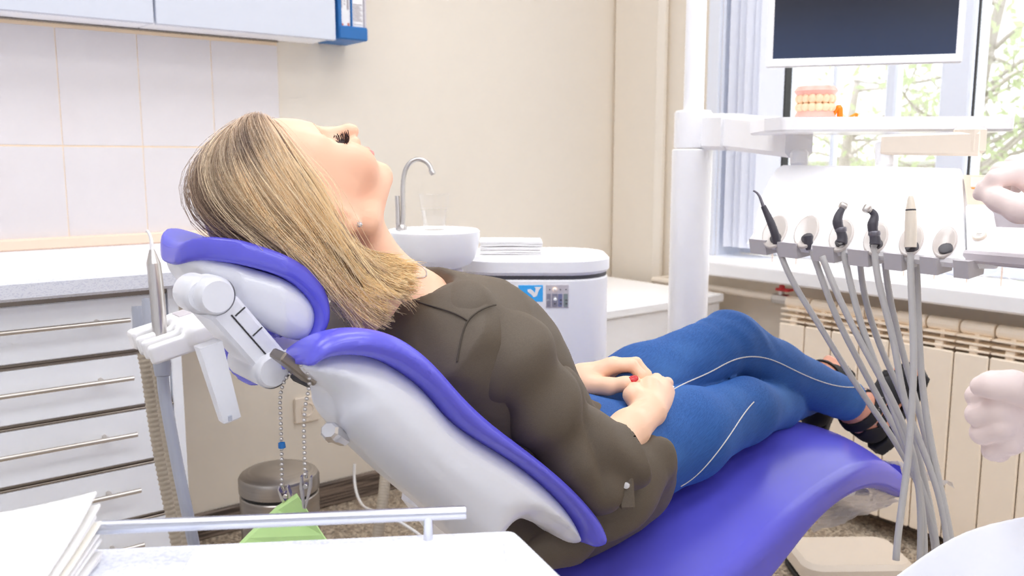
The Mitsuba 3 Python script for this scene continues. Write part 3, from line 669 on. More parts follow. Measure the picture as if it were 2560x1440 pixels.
# ------------------------------------------------------------------ instrument console
cn = thing('instrument_console', 'white dental instrument console with six holders over the patient\'s legs', 'console')
XB, XT = 1.30, 1.45
cl, cr_ = at(1880, 602, X=XB), at(2412, 655, X=XB)
zb0 = (cl[2] + cr_[2]) / 2; y_l, y_r = cl[1], cr_[1]
tl, trr = at(1950, 406, X=XT), at(2482, 416, X=XT); zt0 = (tl[2] + trr[2]) / 2
sx = np.array([XT - XB, 0, zt0 - zb0]); SL = np.linalg.norm(sx); su_ = sx / SL; nn_ = np.array([-su_[2], 0, su_[0]])   # up the slope; outward normal
def cpt(y, s, o=0.0): return np.array([XB, y, zb0]) + su_ * s + nn_ * o
def con(px, py, o=0.0):      # the point of the cover's face seen at a pixel
    r = FW + RT * (px - 1280) / FOCAL - UP * (py - 720) / FOCAL
    o3 = np.array([XB, 0, zb0]) + nn_ * o - EYE
    return EYE + r * float(o3 @ nn_ / (r @ nn_))
# the outline of the face in (y, s)
def ys(p_): v = p_ - np.array([XB, 0, zb0]); return [v[1], v @ su_]
out = [ys(con(x, y)) for x, y in ((2412, 655), (1880, 604), (1884, 560), (1892, 520), (1905, 478), (1922, 442), (1938, 420), (1958, 408), (2200, 411), (2400, 416), (2404, 500), (2408, 580))]
pg_ = sg.Polygon(out).buffer(-.006).buffer(.006)
cover = prism(np.array(pg_.exterior.coords)[:-1], -.02, 0, .005)
part(cn, 'face_cover', place(cover, [XB, 0, zb0], [0, 1, 0], su_, nn_), 'm_white', 35)
out2 = [ys(con(x, y)) for x, y in ((2402, 416), (2482, 418), (2560, 420), (2700, 425), (2700, 640), (2560, 640), (2412, 640), (2408, 580), (2404, 500))]
# housing behind the face and the control side at the right
yl2 = max(o[0] for o in out); yr2 = min(o[0] for o in out); ye = yr2 - .17
part(cn, 'housing', cat_([trimesh.convex.convex_hull(np.array([cpt(y, s, o) + [dx, 0, 0] for y in (yr2 - .08, yl2 - .03) for s, o, dx in ((.012, -.02, 0), (SL - .004, -.02, 0), (.012, -.02, .10), (SL - .004, -.02, .06))]))]), 'm_white', 30)
rp = [ys(con(x, y)) for x, y in ((2412, 506), (2482, 506), (2484, 640), (2416, 640))]
part(cn, 'button_panel', place(prism(sg.Polygon(rp).buffer(-.004).buffer(.004), -.03, -.002, .003), [XB, 0, zb0], [0, 1, 0], su_, nn_), 'm_white', 35)
bp_ = [ys(con(x, y)) for x, y in ((2403, 423), (2500, 425), (2506, 504), (2414, 503))]
part(cn, 'display_panel', place(prism(np.array(bp_), -.02, -.012, 0), [XB, 0, zb0], [0, 1, 0], su_, nn_), 'm_beige', label='recessed beige display panel')
dpn = f'{cn}__display_panel'
def cplate(x0, y0, x1, y1, o0, o1): return place(prism(np.array([ys(con(x, y)) for x, y in ((x0, y0), (x1, y0 + (x1 - x0) * .03), (x1, y1 + (x1 - x0) * .03), (x0, y1))]), o0, o1, 0), [XB, 0, zb0], [0, 1, 0], su_, nn_)
sub(dpn, 'display_strip', cplate(2422, 430, 2490, 455, -.012, -.0105), 'm_peach'); sub(dpn, 'line', cplate(2424, 456, 2480, 458, -.012, -.0108), 'm_orange')
for i in range(3): sub(dpn, 'mark', cplate(2432 + i * 3, 464 + i * 5, 2440 + i * 2, 465.3 + i * 5, -.012, -.0112), 'm_beige')
part(cn, 'side_rail', cat_([beam(con(2415, 640, -.01), con(2760, 668, -.01), .018, .018, .02, .004), beam(con(2478, 548, -.016), con(2760, 556, -.016), .038, .038, .012, .004)]), 'm_pane_grey')
bt = con(2448, 588, 0.0)
part(cn, 'push_button', place(lathe([(0, .0022), (.0085, .002), (.0098, .0008), (.0098, -.002)], sides=24), bt, [0, 1, 0], su_, nn_), 'm_cream', 30)
sub(f'{cn}__push_button', 'mark', place(cat_([slab([-.0035, .0012, .0021], [.0035, .0019, .0026]), slab([-.003, -.0018, .0021], [.003, -.0011, .0026])]), bt, [0, 1, 0], su_, nn_), 'm_pane_grey')
# holder blocks and sockets
slots = [(1938, 580), (2017, 580), (2104, 590), (2190, 597), (2279, 603), (2363, 607)]
edges = [1872, 1912, 1942, 1990, 2030, 2082, 2118, 2168, 2208, 2252, 2298, 2340, 2382, 2420]
for i in range(0, 14, 2):
    xa, xb = edges[i], edges[i + 1]
    ya_, yb2 = 600 + (xa - 1872) * .105, 600 + (xb - 1872) * .105
    A1, B1 = con(xa, ya_, .006), con(xb, yb2, .006)
    pts = []
    for e, dy in ((A1, 1), (B1, 1)):
        for dx, dz in ((0.0, 0.002), (.055, 0.002), (.006, -.024), (.052, -.020)): pts.append(e + [dx, 0, dz])
    part(cn, 'holder_block', trimesh.convex.convex_hull(np.array(pts)), 'm_grey_block', label='grey underside block between the holders' if i == 0 else None)
instr_pts = []
for i, (px, py) in enumerate(slots):
    c = con(px, py, 0.0); ys_ = np.linalg.norm(con(px + 31, py) - c)
    a_h = float(np.linalg.norm(con(px, py - 40) - c)) * .93; wv = np.array([0, 1, 0])
    ring = []
    prof = [(1.0, -.001), (.985, .0022), (.94, .0036), (.86, .0038), (.62, .0024), (.35, .0014), (0, .0010)]
    m = lathe(prof, sides=36); m.vertices *= [1, 1, 1]
    v = m.vertices.copy(); v[:, 0] *= ys_ ; v[:, 1] *= a_h; v[:, 1] += np.where(np.abs(m.vertices[:, 1]) < 2, 0, 0) + (1 - np.hypot(m.vertices[:, 0], m.vertices[:, 1])) * (-a_h * .22)
    eu = con(px, py - 40) - c; eu /= np.linalg.norm(eu); eu = (eu + su_) / np.linalg.norm(eu + su_)
    part(cn, 'holder_socket', place(trimesh.Trimesh(v, m.faces, process=False), c, [0, 1, 0], eu, nn_), 'm_socket', 40)
    hole = con(px + (2 if i != 2 else 0), py + 24 * .7, .003)
    h_ = lathe([(0, .0045), (.0085, .0045), (.0100, .0036), (.0100, -.001)], sides=24)
    sub(f'{cn}__holder_socket' + (f'_{i:03d}' if i else ''), 'hole', place(h_, hole, [0, 1, 0], su_, nn_), 'm_grey_dark', 40)
    instr_pts.append(hole)
pr('m_tool_dark', lin(66, 64, 72), .4); pr('m_tool_grey', lin(120, 118, 126), .35, metallic=.6)
dI = [float((h_ - EYE) @ FW) for h_ in instr_pts]
def ip(i, px, py, dd=0.0): return at(px, py, d=dI[i] - .012 + dd)
# hoses: from under the holder down to the supply under the right edge
def hose(pts, r=.0052): return tube(spline(pts, 44), r, 12)
def hz(path):  # [(px, py, d)]
    return [at(x, y, d=d_) for x, y, d_ in path]
hoses = {0: [(1941, 598), (1975, 690), (2040, 800), (2130, 945), (2225, 1085), (2290, 1200), (2330, 1330), (2340, 1420)],
         1: [(2021, 604), (2052, 690), (2095, 800), (2140, 890), (2215, 1030), (2285, 1170), (2335, 1330), (2350, 1420)],
         2: [(2103, 606), (2122, 690), (2150, 800), (2185, 900), (2235, 1030), (2290, 1190), (2310, 1330), (2310, 1420)],
         3: [(2186, 612), (2205, 740), (2235, 860), (2262, 1000), (2310, 1130), (2350, 1250), (2366, 1340), (2370, 1420)],
         4: [(2276, 630), (2280, 760), (2284, 900), (2278, 1050), (2266, 1180), (2250, 1300), (2240, 1400)]}
hs_d = [0.0, .0, .0, .0, -.015]
def hose_of(i, path, dd=0.0):
    m = len(path); return hose(hz([(x, y, dI[i] + dd - .004 + .10 * (k / (m - 1)) * (1 - i * .2) * 0) for k, (x, y) in enumerate(path)]))
ins_lab = ['dark slim syringe with a bent tip in the first console holder from the left', '', 'dark handpiece with a right-angled metal head in the third console holder, leaning right', 'dark handpiece with a metal head in the fourth console holder, tipped to the left', 'cream scaler handpiece standing upright in the fifth console holder']
t = thing('air_water_syringe', ins_lab[0], 'dental syringe')
part(t, 'handle', tube(spline([ip(0, 1942, 606, .006), ip(0, 1934, 575), ip(0, 1922, 545), ip(0, 1908, 515)], 24), np.r_[np.linspace(.0075, .0068, 12), np.linspace(.0068, .0045, 12)], 14), 'm_tool_dark', 40)
part(t, 'tip', tube(spline([ip(0, 1909, 517), ip(0, 1901, 496), ip(0, 1894, 484), ip(0, 1883, 477)], 20), np.linspace(.0032, .0014, 20), 10), 'm_tool_grey', 40)
part(t, 'hose', hose_of(0, hoses[0]), 'm_hose_grey', True)
t = thing('instrument_hose', 'grey hose hanging from the empty second console holder', 'hose')
part(t, 'hose', hose_of(1, hoses[1]), 'm_hose_grey', True)
part(t, 'coupling', tube([ip(1, 2019, 590, .008), ip(1, 2022, 612, .008), ip(1, 2025, 624, .008)], [.0085, .008, .006], 14), 'm_tool_dark', 40)
for i, hx, sgn in ((2, (2104, 606), 1), (3, (2188, 610), -1)):
    t = thing('handpiece', ins_lab[i], 'handpiece')
    if i == 2: pth = [(2104, 606), (2102, 580), (2094, 556), (2098, 536), (2106, 522)]; hd_ = [(2100, 512), (2116, 518)]
    else: pth = [(2188, 610), (2186, 590), (2182, 560), (2186, 545), (2178, 528)]; hd_ = [(2163, 530), (2172, 514)]
    part(t, 'handle', tube(spline([ip(i, *p_) for p_ in pth], 30), np.r_[np.linspace(.0088, .0072, 10), np.linspace(.0072, .0080, 8), np.linspace(.0078, .0048, 12)], 14), 'm_tool_dark', 40)
    part(t, 'head', cat_([rod(ip(i, *hd_[0]), ip(i, *hd_[1]), .0062, 14), rod(ip(i, *pth[-1]), ip(i, (hd_[0][0] + hd_[1][0]) / 2, (hd_[0][1] + hd_[1][1]) / 2), .0045, 12)]), 'm_steel', 40, 'metal head')
    part(t, 'collar', lathe([(.0078, 0), (.0092, .002), (.0092, .006), (.0078, .008)], ip(i, *pth[1]), [0, .1, 1], 18), 'm_tool_grey', 40)
    part(t, 'hose', hose_of(i, hoses[i]), 'm_hose_grey', True)
t = thing('scaler_handpiece', ins_lab[4], 'handpiece')
part(t, 'handle', tube(spline([ip(4, 2276, 618), ip(4, 2277, 570), ip(4, 2277, 527)], 20), np.r_[np.linspace(.0088, .0086, 14), np.linspace(.0084, .0078, 6)], 18), 'm_cream_hand', 40)
part(t, 'band', rod(ip(4, 2277, 527), ip(4, 2277, 522), .0077, 18), 'm_grey_dark', 40)
part(t, 'nose', tube([ip(4, 2277, 523), ip(4, 2277, 508), ip(4, 2277, 497), ip(4, 2277, 490)], [.0074, .0058, .0046, .0030], 18), 'm_cream_hand', 40)
part(t, 'tip', rod(ip(4, 2277, 497), ip(4, 2277, 491), .0028, 12), 'm_chrome', 40)
part(t, 'hose', hose_of(4, hoses[4]), 'm_hose_grey', True)
extra = [[(2150, 650), (2172, 780), (2215, 900), (2262, 1010), (2300, 1150), (2332, 1300), (2345, 1400)], [(2212, 652), (2228, 760), (2262, 900), (2300, 1040), (2330, 1160), (2362, 1310), (2380, 1400)],
         [(2055, 640), (2105, 760), (2160, 870), (2225, 990), (2275, 1110), (2300, 1260), (2300, 1400)], [(2290, 640), (2296, 800), (2306, 960), (2330, 1120), (2360, 1260), (2385, 1400)]]
for i, pth in enumerate(extra):
    d0 = dI[min(i + 1, 4)] + .02
    one('supply_hose', hose([at(x, y, d=d0 + .02) for x, y in pth]), 'm_hose_grey', ['grey supply hose in the hose bundle, between the third and fourth holders', 'grey supply hose in the hose bundle, right of the fourth holder', 'grey supply hose in the hose bundle, leaving under the second holder', 'grey supply hose behind the cream scaler handpiece, rightmost of the bundle'][i], 'hose', True)

# ------------------------------------------------------------------ dental chair
YC = 1.04
chr_ = thing('dental_chair', 'purple upholstered dental chair with glossy white shells, tilted back under the patient', 'dental chair')
def prof(pxs, Y):     # outline in (X, Z) on the plane(s) Y
    Ys = np.broadcast_to(Y, (len(pxs),)); o = np.array([at(x, y, Y=yy) for (x, y), yy in zip(pxs, Ys)])
    return o[:, [0, 2]]
# headrest: its half width shrinks towards the crown
HX = np.array([.20, .305, .318, .335, .36, .40, .50]); HW = np.array([.0, .012, .046, .078, .110, .130, .134])
hwx = lambda X: np.interp(X, HX, HW)
def Yof(px): return YC - np.interp(px, [395, 425, 470, 545, 640, 720, 900], [-.035, -.0, .045, .085, .115, .130, .134])
hp_out = [(398, 612), (404, 596), (430, 584), (470, 581), (520, 585), (600, 600), (680, 623), (752, 655), (798, 692), (822, 730), (833, 772), (829, 812), (812, 840), (790, 853), (775, 857),
          (784, 846), (797, 820), (800, 790), (790, 760), (770, 733), (735, 704), (660, 676), (560, 651), (480, 637), (415, 629), (400, 623)]
hp = Poly2(smooth_outline(prof(hp_out, [Yof(x) for x, _ in hp_out]), 240), .06, .001)
def f_pad(p):
    y = np.abs(p[:, 1] - YC); w = y - hwx(p[:, 0])
    q = p[:, [0, 2]].copy(); k = np.clip(1 - y / .10, 0, 1); q[:, 1] += .014 * k * k * (3 - 2 * k)     # hollow for the head
    return extr(hp(q), w, .010)
part(chr_, 'headrest_pad', mesh_of(f_pad, [.22, YC - .16, .86], [.50, YC + .16, 1.10], .003), 'm_purple', True)
hs_out = [(408, 629), (430, 632), (480, 640), (560, 654), (660, 679), (740, 708), (780, 738), (800, 766), (806, 792), (803, 818), (790, 845), (775, 857), (745, 855), (700, 836), (650, 806), (600, 772), (555, 742), (515, 716), (478, 692), (440, 664), (418, 646)]
hsP = Poly2(smooth_outline(prof(hs_out, [Yof(x) + .004 for x, _ in hs_out]), 240), .06, .001)
def f_hs(p):
    y = np.abs(p[:, 1] - YC); return extr(hsP(p[:, [0, 2]]), y - hwx(p[:, 0]) + .006, .022)
part(chr_, 'headrest_shell', mesh_of(f_hs, [.22, YC - .16, .86], [.50, YC + .16, 1.08], .003), 'm_shell', True)
# neck link
ds = .98
def kp(px, py, Y=.925): return at(px, py, Y=Y)
def yrod(px, py, r_px, y0, y1, bev=.006):
    a, b = at(px, py, Y=y0), None; r = r_px / 2200 * float((a - EYE) @ FW); b = a.copy(); b[1] = y1
    return rod(a, b, r, 36, bev)
Yn = .925
part(chr_, 'neck_knuckle', cat_([yrod(545, 742, 50, Yn - .012, Yn + .03), yrod(512, 740, 50, Yn + .004, Yn + .05)]), 'm_shell', 40, label='round white headrest joint')
a, b = kp(556, 762), kp(690, 915); dd_ = (b - a) / np.linalg.norm(b - a); up_ = np.cross(dd_, [0, 1, 0]); up_ *= np.sign(up_[2])
part(chr_, 'neck_bar', cat_([obox((a + b) / 2 + [0, .03, 0] - up_ * .001, (b - a) / 2, np.array([0, .035, 0]), up_ * .0185, .004)]), 'm_shell', label='white adjustment bar')
nb = f'{chr_}__neck_bar'
sc_ = lambda t_, o: a + (b - a) * t_ + up_ * o + np.array([0, -.0055, 0])
sub(nb, 'groove', cat_([tube([sc_(.14, -.001), sc_(.86, -.001)], .0009, 6), tube([sc_(.18, .0015), sc_(.18, .0155)], .0008, 6), tube([sc_(.50, .0015), sc_(.50, .0155)], .0008, 6)]), 'm_black', label='thin dark grooves')
part(chr_, 'hinge_knuckle', cat_([yrod(686, 930, 46, Yn - .014, Yn + .08), obox(kp(705, 918) + [0, .03, 0], (kp(740, 945) - kp(668, 890)) / 2 * .55, np.array([0, .04, 0]), up_ * .018, .006)]), 'm_shell', 40, label='rounded white hinge of the headrest bar')
h0, h1 = kp(528, 862, .93), kp(583, 1052, .93); hd2 = h1 - h0; hx_ = np.cross(hd2 / np.linalg.norm(hd2), [0, 1, 0])
part(chr_, 'release_lever', trimesh.convex.convex_hull(np.vstack([h0 + hx_ * s * .0125 + np.array([0, e, 0]) for s in (-1, 1) for e in (0, .02)] + [h1 + hx_ * s * .010 + np.array([0, e, 0]) for s in (-1, 1) for e in (.002, .018)] + [h1 + hd2 * .02 + hx_ * s * .006 + np.array([0, e, 0]) for s in (-1, 1) for e in (.004, .016)])), 'm_shell', label='long white release lever')
sub(f'{chr_}__release_lever', 'scuff', obox(h1 + np.array([0, .001, .004]) - hx_ * .003, hx_ * .002, np.array([0, .0012, 0]), np.array([0, 0, .003]), .0003), 'm_hose_blue')
k0_, k1_ = kp(692, 884, .885), kp(778, 950, .885); kn_ = np.cross(k1_ - k0_, [0, 1, 0]); kn_ /= np.linalg.norm(kn_)
part(chr_, 'neck_plate', cat_([obox((k0_ + k1_) / 2, (k1_ - k0_) / 2, np.array([0, .016, 0]), kn_ * .0055, .002), rod((k0_ + k1_) / 2 + (k1_ - k0_) * .38 - [0, .019, 0], (k0_ + k1_) / 2 + (k1_ - k0_) * .38, .004, 12),
     obox(at(790, 930, Y=YC - .06), (kp(800, 960) - kp(740, 925)) / 2, np.array([0, .05, 0]), np.array([0, 0, .008]), .002)]), 'm_steel_dark', label='brown grey metal plate of the neck slide')
part(chr_, 'slide_opening', obox(at(775, 940, Y=YC - .09) + [.012, 0, 0], (kp(790, 945) - kp(740, 940)) / 2, np.array([0, .06, 0]), np.array([0, 0, .02]), .004), 'm_black')
# backrest
YN, WB = .822, .218
bp_out = [(786, 925), (788, 905), (800, 876), (822, 853), (855, 838), (900, 829), (950, 831), (1000, 844), (1050, 871), (1105, 918), (1165, 985), (1230, 1050), (1300, 1106), (1380, 1168), (1450, 1230), (1500, 1285), (1530, 1335), (1533, 1365), (1515, 1378), (1498, 1374),
          (1488, 1345), (1455, 1290), (1400, 1232), (1330, 1176), (1255, 1128), (1190, 1085), (1145, 1042), (1100, 990), (1045, 945), (985, 912), (920, 897), (865, 897), (820, 910), (797, 925)]
bp = Poly2(smooth_outline(prof(bp_out, YN), 300), .10, .0012)
thick_dir = np.array([.65, .76])
def f_back(p):
    y = np.abs(p[:, 1] - YC); k = np.clip(1 - y / (WB - .02), 0, 1); k = k * k * (3 - 2 * k)
    q = p[:, [0, 2]] + thick_dir * (.040 * k)[:, None] - np.array([.759, -.651]) * (.045 * k)[:, None]      # sunk in the middle
    far = np.clip((p[:, 1] - YC) / .02, 0, 1) * np.clip((.52 - p[:, 0]) / .12, 0, 1)
    return extr(bp(q), y - WB + .13 * far, .022)
part(chr_, 'backrest_pad', mesh_of(f_back, [.36, .80, .53], [.90, 1.28, .99], .004), 'm_purple', True)
bs_out = [(790, 930), (815, 908), (860, 893), (920, 893), (985, 909), (1045, 942), (1100, 987), (1145, 1039), (1190, 1082), (1255, 1125), (1330, 1173), (1400, 1229), (1455, 1287), (1490, 1347), (1494, 1376), (1480, 1384), (1442, 1362), (1400, 1340), (1372, 1328), (1345, 1322), (1320, 1330),
          (1300, 1350), (1240, 1390), (1150, 1350), (1080, 1285), (1020, 1240), (960, 1190), (900, 1135), (850, 1090), (805, 1045), (782, 1005), (774, 965)]
bsP = Poly2(smooth_outline(prof(bs_out, [YN + .004] * 22 + [.84, .86, .88, .90, .90, .90, .91, .92, .92, .92, .90, .86][:len(bs_out) - 22]), 300), .10, .0012)
def f_shell(p):
    y = np.abs(p[:, 1] - YC); d2 = bsP(p[:, [0, 2]])
    w = np.abs(p[:, 1] - (YN + .006 + .96) / 2) - (.96 - YN - .006) / 2
    return extr(d2, w + .016 * np.clip(1 + d2 / .06, 0, 1) ** 2, .030)
part(chr_, 'backrest_shell', mesh_of(f_shell, [.36, .80, .50], [.86, 1.28, .97], .004), 'm_shell', True)
kn = at(822, 1078, Y=YN + .035); kd = np.array([-.62, -.35, -.70]); kd /= np.linalg.norm(kd)
kq = at(846, 1090, Y=YN + .06)
kx = (at(805, 1070, Y=.86) - at(850, 1098, Y=.9)); kx /= np.linalg.norm(kx)
part(chr_, 'side_knob', lathe([(0, .024), (.008, .024), (.0105, .020), (.0115, .008), (.0095, 0), (.008, -.03)], at(838, 1086, Y=.865), kx, 8), 'm_chrome', 20, label='small chrome knob on the white shell')
# seat and leg rest: a lofted cushion; profile along the chair (X, top Z, thickness, half width)
S = np.array([[.80, .528, .10, .225], [.86, .528, .125, .245], [.98, .536, .135, .254], [1.08, .553, .130, .249], [1.18, .573, .122, .240], [1.28, .588, .104, .227], [1.38, .597, .092, .213], [1.46, .599, .090, .203], [1.54, .592, .092, .192], [1.62, .573, .096, .180], [1.69, .545, .098, .168], [1.75, .512, .092, .158]])
xs = np.linspace(.80, 1.745, 60); cs = CubicSpline(S[:, 0], S[:, 1:])(xs)
def loft(xs, top, thick, hw, edge=.030, drop=0.033):
    rings = []
    for x, zt, th, w in zip(xs, top, thick, hw):
        dp = min(drop, th * .4); e = min(edge, (th - dp) * .49); a = np.linspace(0, np.pi / 2, 7); yy = []
        for t_ in np.linspace(-1, 1, 17): yy.append((t_ * (w - e), zt - dp * t_ * t_))
        for q_ in a[1:]: yy.append((w - e + e * math.sin(q_), zt - dp - e + e * math.cos(q_)))
        for q_ in a[1:]: yy.append((w - e * .6 + e * .6 * math.cos(q_), zt - th + e * .6 - e * .6 * math.sin(q_)))
        for t_ in np.linspace(1, -1, 9): yy.append((t_ * (w - e * .6), zt - th))
        for q_ in a[1:]: yy.append((-(w - e * .6) - e * .6 * math.sin(q_), zt - th + e * .6 - e * .6 * math.cos(q_)))
        for q_ in a[:-1]: yy.append((-(w - e) - e * math.cos(q_), zt - dp - e + e * math.sin(q_)))
        rings.append([(x, YC + y, z) for y, z in yy])
    R_ = np.array(rings); n, k = R_.shape[:2]; v = R_.reshape(-1, 3)
    i, j = np.meshgrid(np.arange(n - 1), np.arange(k), indexing='ij')
    q_ = np.stack([i * k + j, i * k + (j + 1) % k, (i + 1) * k + (j + 1) % k, (i + 1) * k + j], -1).reshape(-1, 4)
    N = len(v); v = np.vstack([v, R_[0].mean(0), R_[-1].mean(0)]); s = np.arange(k)
    f = np.vstack([q_[:, [0, 1, 2]], q_[:, [0, 2, 3]], np.stack([(s + 1) % k, s, s * 0 + N], 1), np.stack([(n - 1) * k + s, (n - 1) * k + (s + 1) % k, s * 0 + N + 1], 1)])
    m = trimesh.Trimesh(v, f, process=False); trimesh.repair.fix_normals(m); return m
xe = np.r_[xs, 1.752, 1.757, 1.759]; top = np.r_[cs[:, 0], cs[-1, 0] - [.007, .016, .026]]; th = np.r_[cs[:, 1], cs[-1, 1] - .014, cs[-1, 1] - .030, .006]; hw_ = np.r_[cs[:, 2], cs[-1, 2] - [.004, .010, .02]]
part(chr_, 'seat_pad', loft(xe, top, th, hw_, .034), 'm_purple', 50)
xs2 = np.linspace(.86, 1.66, 34); c2 = CubicSpline(S[:, 0], S[:, 1:])(xs2)
part(chr_, 'seat_shell', loft(xs2, c2[:, 0] - c2[:, 1] + .004, np.interp(xs2, [.86, 1.0, 1.3, 1.66], [.09, .08, .05, .025]), c2[:, 2] - .045, .02), 'm_shell', 50)
part(chr_, 'pedestal', cat_([place(prism(rrect(.30, .22, .08, 8), .05, .47, .012), [.86, YC + .02, 0], [1, 0, 0], [0, 1, 0], [0, 0, 1]), place(prism(rrect(.86, .42, .12, 10), 0, .06, .015), [.98, YC + .05, 0], [1, 0, 0], [0, 1, 0], [0, 0, 1])]), 'm_white', 35)
lk0, lk1 = np.array([.86, YC, .40]), np.array([.68, YC, .66])
part(chr_, 'back_support', cat_([obox((lk0 + lk1) / 2, (lk1 - lk0) / 2, np.array([0, .07, 0]), np.array([.035, 0, .025]), .012)]), 'm_white')

# ------------------------------------------------------------------ the assistant's instrument holder behind the headrest
DH = 1.52
ah = thing('suction_holder', 'white holder for suction hoses and syringe at the left, behind the headrest', 'instrument holder')
hpnt = lambda px, py, d=DH: at(px, py, d=d)
def hull(pts): return trimesh.convex.convex_hull(np.array(pts))
fwd = vh * .055
def plate(pxs, d0, d1): return hull([hpnt(x, y, d0) for x, y in pxs] + [hpnt(x, y, d1) for x, y in pxs])
hA = at(545, 832, d=DH - .05); hB = at(392, 884, Y=hA[1]); hx = hA - hB; hL = np.linalg.norm(hx); hx /= hL; hz = np.cross(hx, [0, 1.0, 0]); hz *= np.sign(hz[2]); HAX = np.stack([hx, [0, 1.0, 0], hz])
def f_holder(p):
    d = None
    for k, (dy, w, dz, cut) in enumerate(((0, .0075, 0, 0), (.034, .0070, .002, .006), (.064, .0070, .004, .010), (.104, .018, .008, .0))):
        c = hA * .5 + hB * .5 + np.array([0, dy, dz]) - hx * cut * .5
        e = boxd(p, c, (hL / 2 + .012 - cut * .5, w, .0165), .0065, HAX); d = e if d is None else smin(d, e, .004)
    e = boxd(p, hA - hx * .012 + np.array([0, .052, .010]), (.042, .072, .020), .014, HAX); d = smin(d, e, .010)
    e = boxd(p, hA + hx * .03 + np.array([0, .045, .0]), (.04, .03, .025), .012, HAX); return smin(d, e, .014)
part(ah, 'body', mesh_of(f_holder, hB - .10, hA + [.12, .19, .10], .003), 'm_white', True)
part(ah, 'arm', beam(hpnt(540, 815, DH + .02), np.array([1.02, 1.40, .62]), .07, .07, .05), 'm_white')
part(ah, 'label_plate', obox(hA - hx * .018 + np.array([0, .085, 0]) + hz * .0305, hx * .018, np.array([0, .020, 0]), hz * .0012, .0004), 'm_pane_grey')
sy = thing('steel_syringe', 'brushed steel dental syringe with a white bent tip standing in the white holder', 'dental syringe')
dS = DH - .045
part(sy, 'handle', tube(spline([hpnt(403, 866, dS), hpnt(396, 780, dS), hpnt(389, 700, dS), hpnt(384, 660, dS)], 26), np.r_[np.full(20, .0118), np.linspace(.0118, .0112, 6)], 24), 'm_steel', 40)
part(sy, 'neck', tube([hpnt(384, 661, dS), hpnt(383, 655, dS), hpnt(380, 626, dS), hpnt(380, 624, dS)], [.0114, .0106, .0046, .0038], 24), 'm_steel', 40)
part(sy, 'tip', tube(spline([hpnt(380, 628, dS), hpnt(379, 610, dS), hpnt(376, 592, dS), hpnt(367, 576, dS)], 18), np.linspace(.0036, .0022, 18), 12), 'm_white', 40, 'white bent tip')
part(sy, 'coupling', tube([hpnt(404, 902, dS), hpnt(405, 910, dS), hpnt(407, 938, dS), hpnt(407, 940, dS)], [.0135, .0145, .0125, .011], 20), 'm_hose_blue', 40)
part(sy, 'hose', tube(spline([hpnt(406, 932, dS), hpnt(412, 990, dS), hpnt(426, 1070, dS), hpnt(447, 1180, dS), hpnt(468, 1280, dS), hpnt(488, 1380, dS + .02), hpnt(500, 1480, dS + .05)], 50), .0098, 18), 'm_hose_blue', True)
for j, (px, py, pt, r_, dS2, lab) in enumerate(((347, 850, 765, .0125, DH + .075, 'short grey wide suction tube end, left of the two in the white holder'), (368, 850, 745, .0095, DH + .035, 'slim grey suction tube end between the wide one and the steel syringe'))):
    t = thing('suction_tube', lab, 'suction tube')
    b_, t_ = hpnt(px + 4, py, dS2), hpnt(px, pt, dS2); ax = (t_ - b_); L = np.linalg.norm(ax)
    part(t, 'nozzle', lathe([(r_ * .8, 0), (r_ * 1.05, L * .3), (r_ * .95, L * .5), (r_, L), (r_ - .002, L), (r_ - .002, L * .6), (0, L * .55)], b_, ax, 28), 'm_hose_blue', 40)
    x0_ = px + 16 if j == 0 else px + 22
    pth = spline([hpnt(x0_ - 4, 880, dS2), hpnt(x0_ + 6, 930, dS2), hpnt(x0_ + 22, 1040, dS2), hpnt(x0_ + 46, 1180, dS2), hpnt(x0_ + 68, 1290, dS2), hpnt(x0_ + 90, 1410, dS2), hpnt(x0_ + 100, 1480, dS2)], 150)
    rr = .0105 + (.0011 * np.cos(np.arange(150) * np.pi * 2 / 3) if j == 0 else .0011 * np.cos(np.arange(150) * np.pi * 2 / 3))
    part(t, 'hose', tube(pth, rr + (.0012 if j == 0 else 0), 18), 'm_hose_tan', True)

# ------------------------------------------------------------------ bead chains with clips and the green bib
bc_ = thing('bib_chain', 'steel bead chain with two clips and a blue bead hanging from the chair\'s neck hinge', 'chain')
c1 = spline([at(752, 912, Y=.866), at(769, 930, Y=.862), at(766, 1000, Y=.868), at(760, 1100, Y=.87), at(762, 1186, Y=.87)], 200)
c2 = spline([at(735, 925, Y=.905), at(708, 960, Y=.91), at(701, 1040, Y=.91), at(704, 1130, Y=.91), at(704, 1212, Y=.91)], 200)
def beads(path, r):
    s = np.r_[0, np.cumsum(np.linalg.norm(np.diff(path, axis=0), axis=1))]; k = int(s[-1] / (2.45 * r)); ss = np.linspace(0, s[-1], k)
    pts = np.stack([np.interp(ss, s, path[:, i]) for i in range(3)], 1); ic = trimesh.creation.icosphere(1, r); out = []
    for p_ in pts: m = ic.copy(); m.apply_translation(p_); out.append(m)
    return cat_(out)
for c_ in (c1, c2):
    k = part(bc_, 'chain', beads(c_, .0023), 'm_steel', True, stuff=True)
part(bc_, 'bead', tube([at(704, 1105, Y=.91), at(704, 1107, Y=.91), at(705, 1119, Y=.91), at(705, 1121, Y=.91)], [.002, .0038, .0042, .002], 12), 'm_blue', 40, 'blue bead')
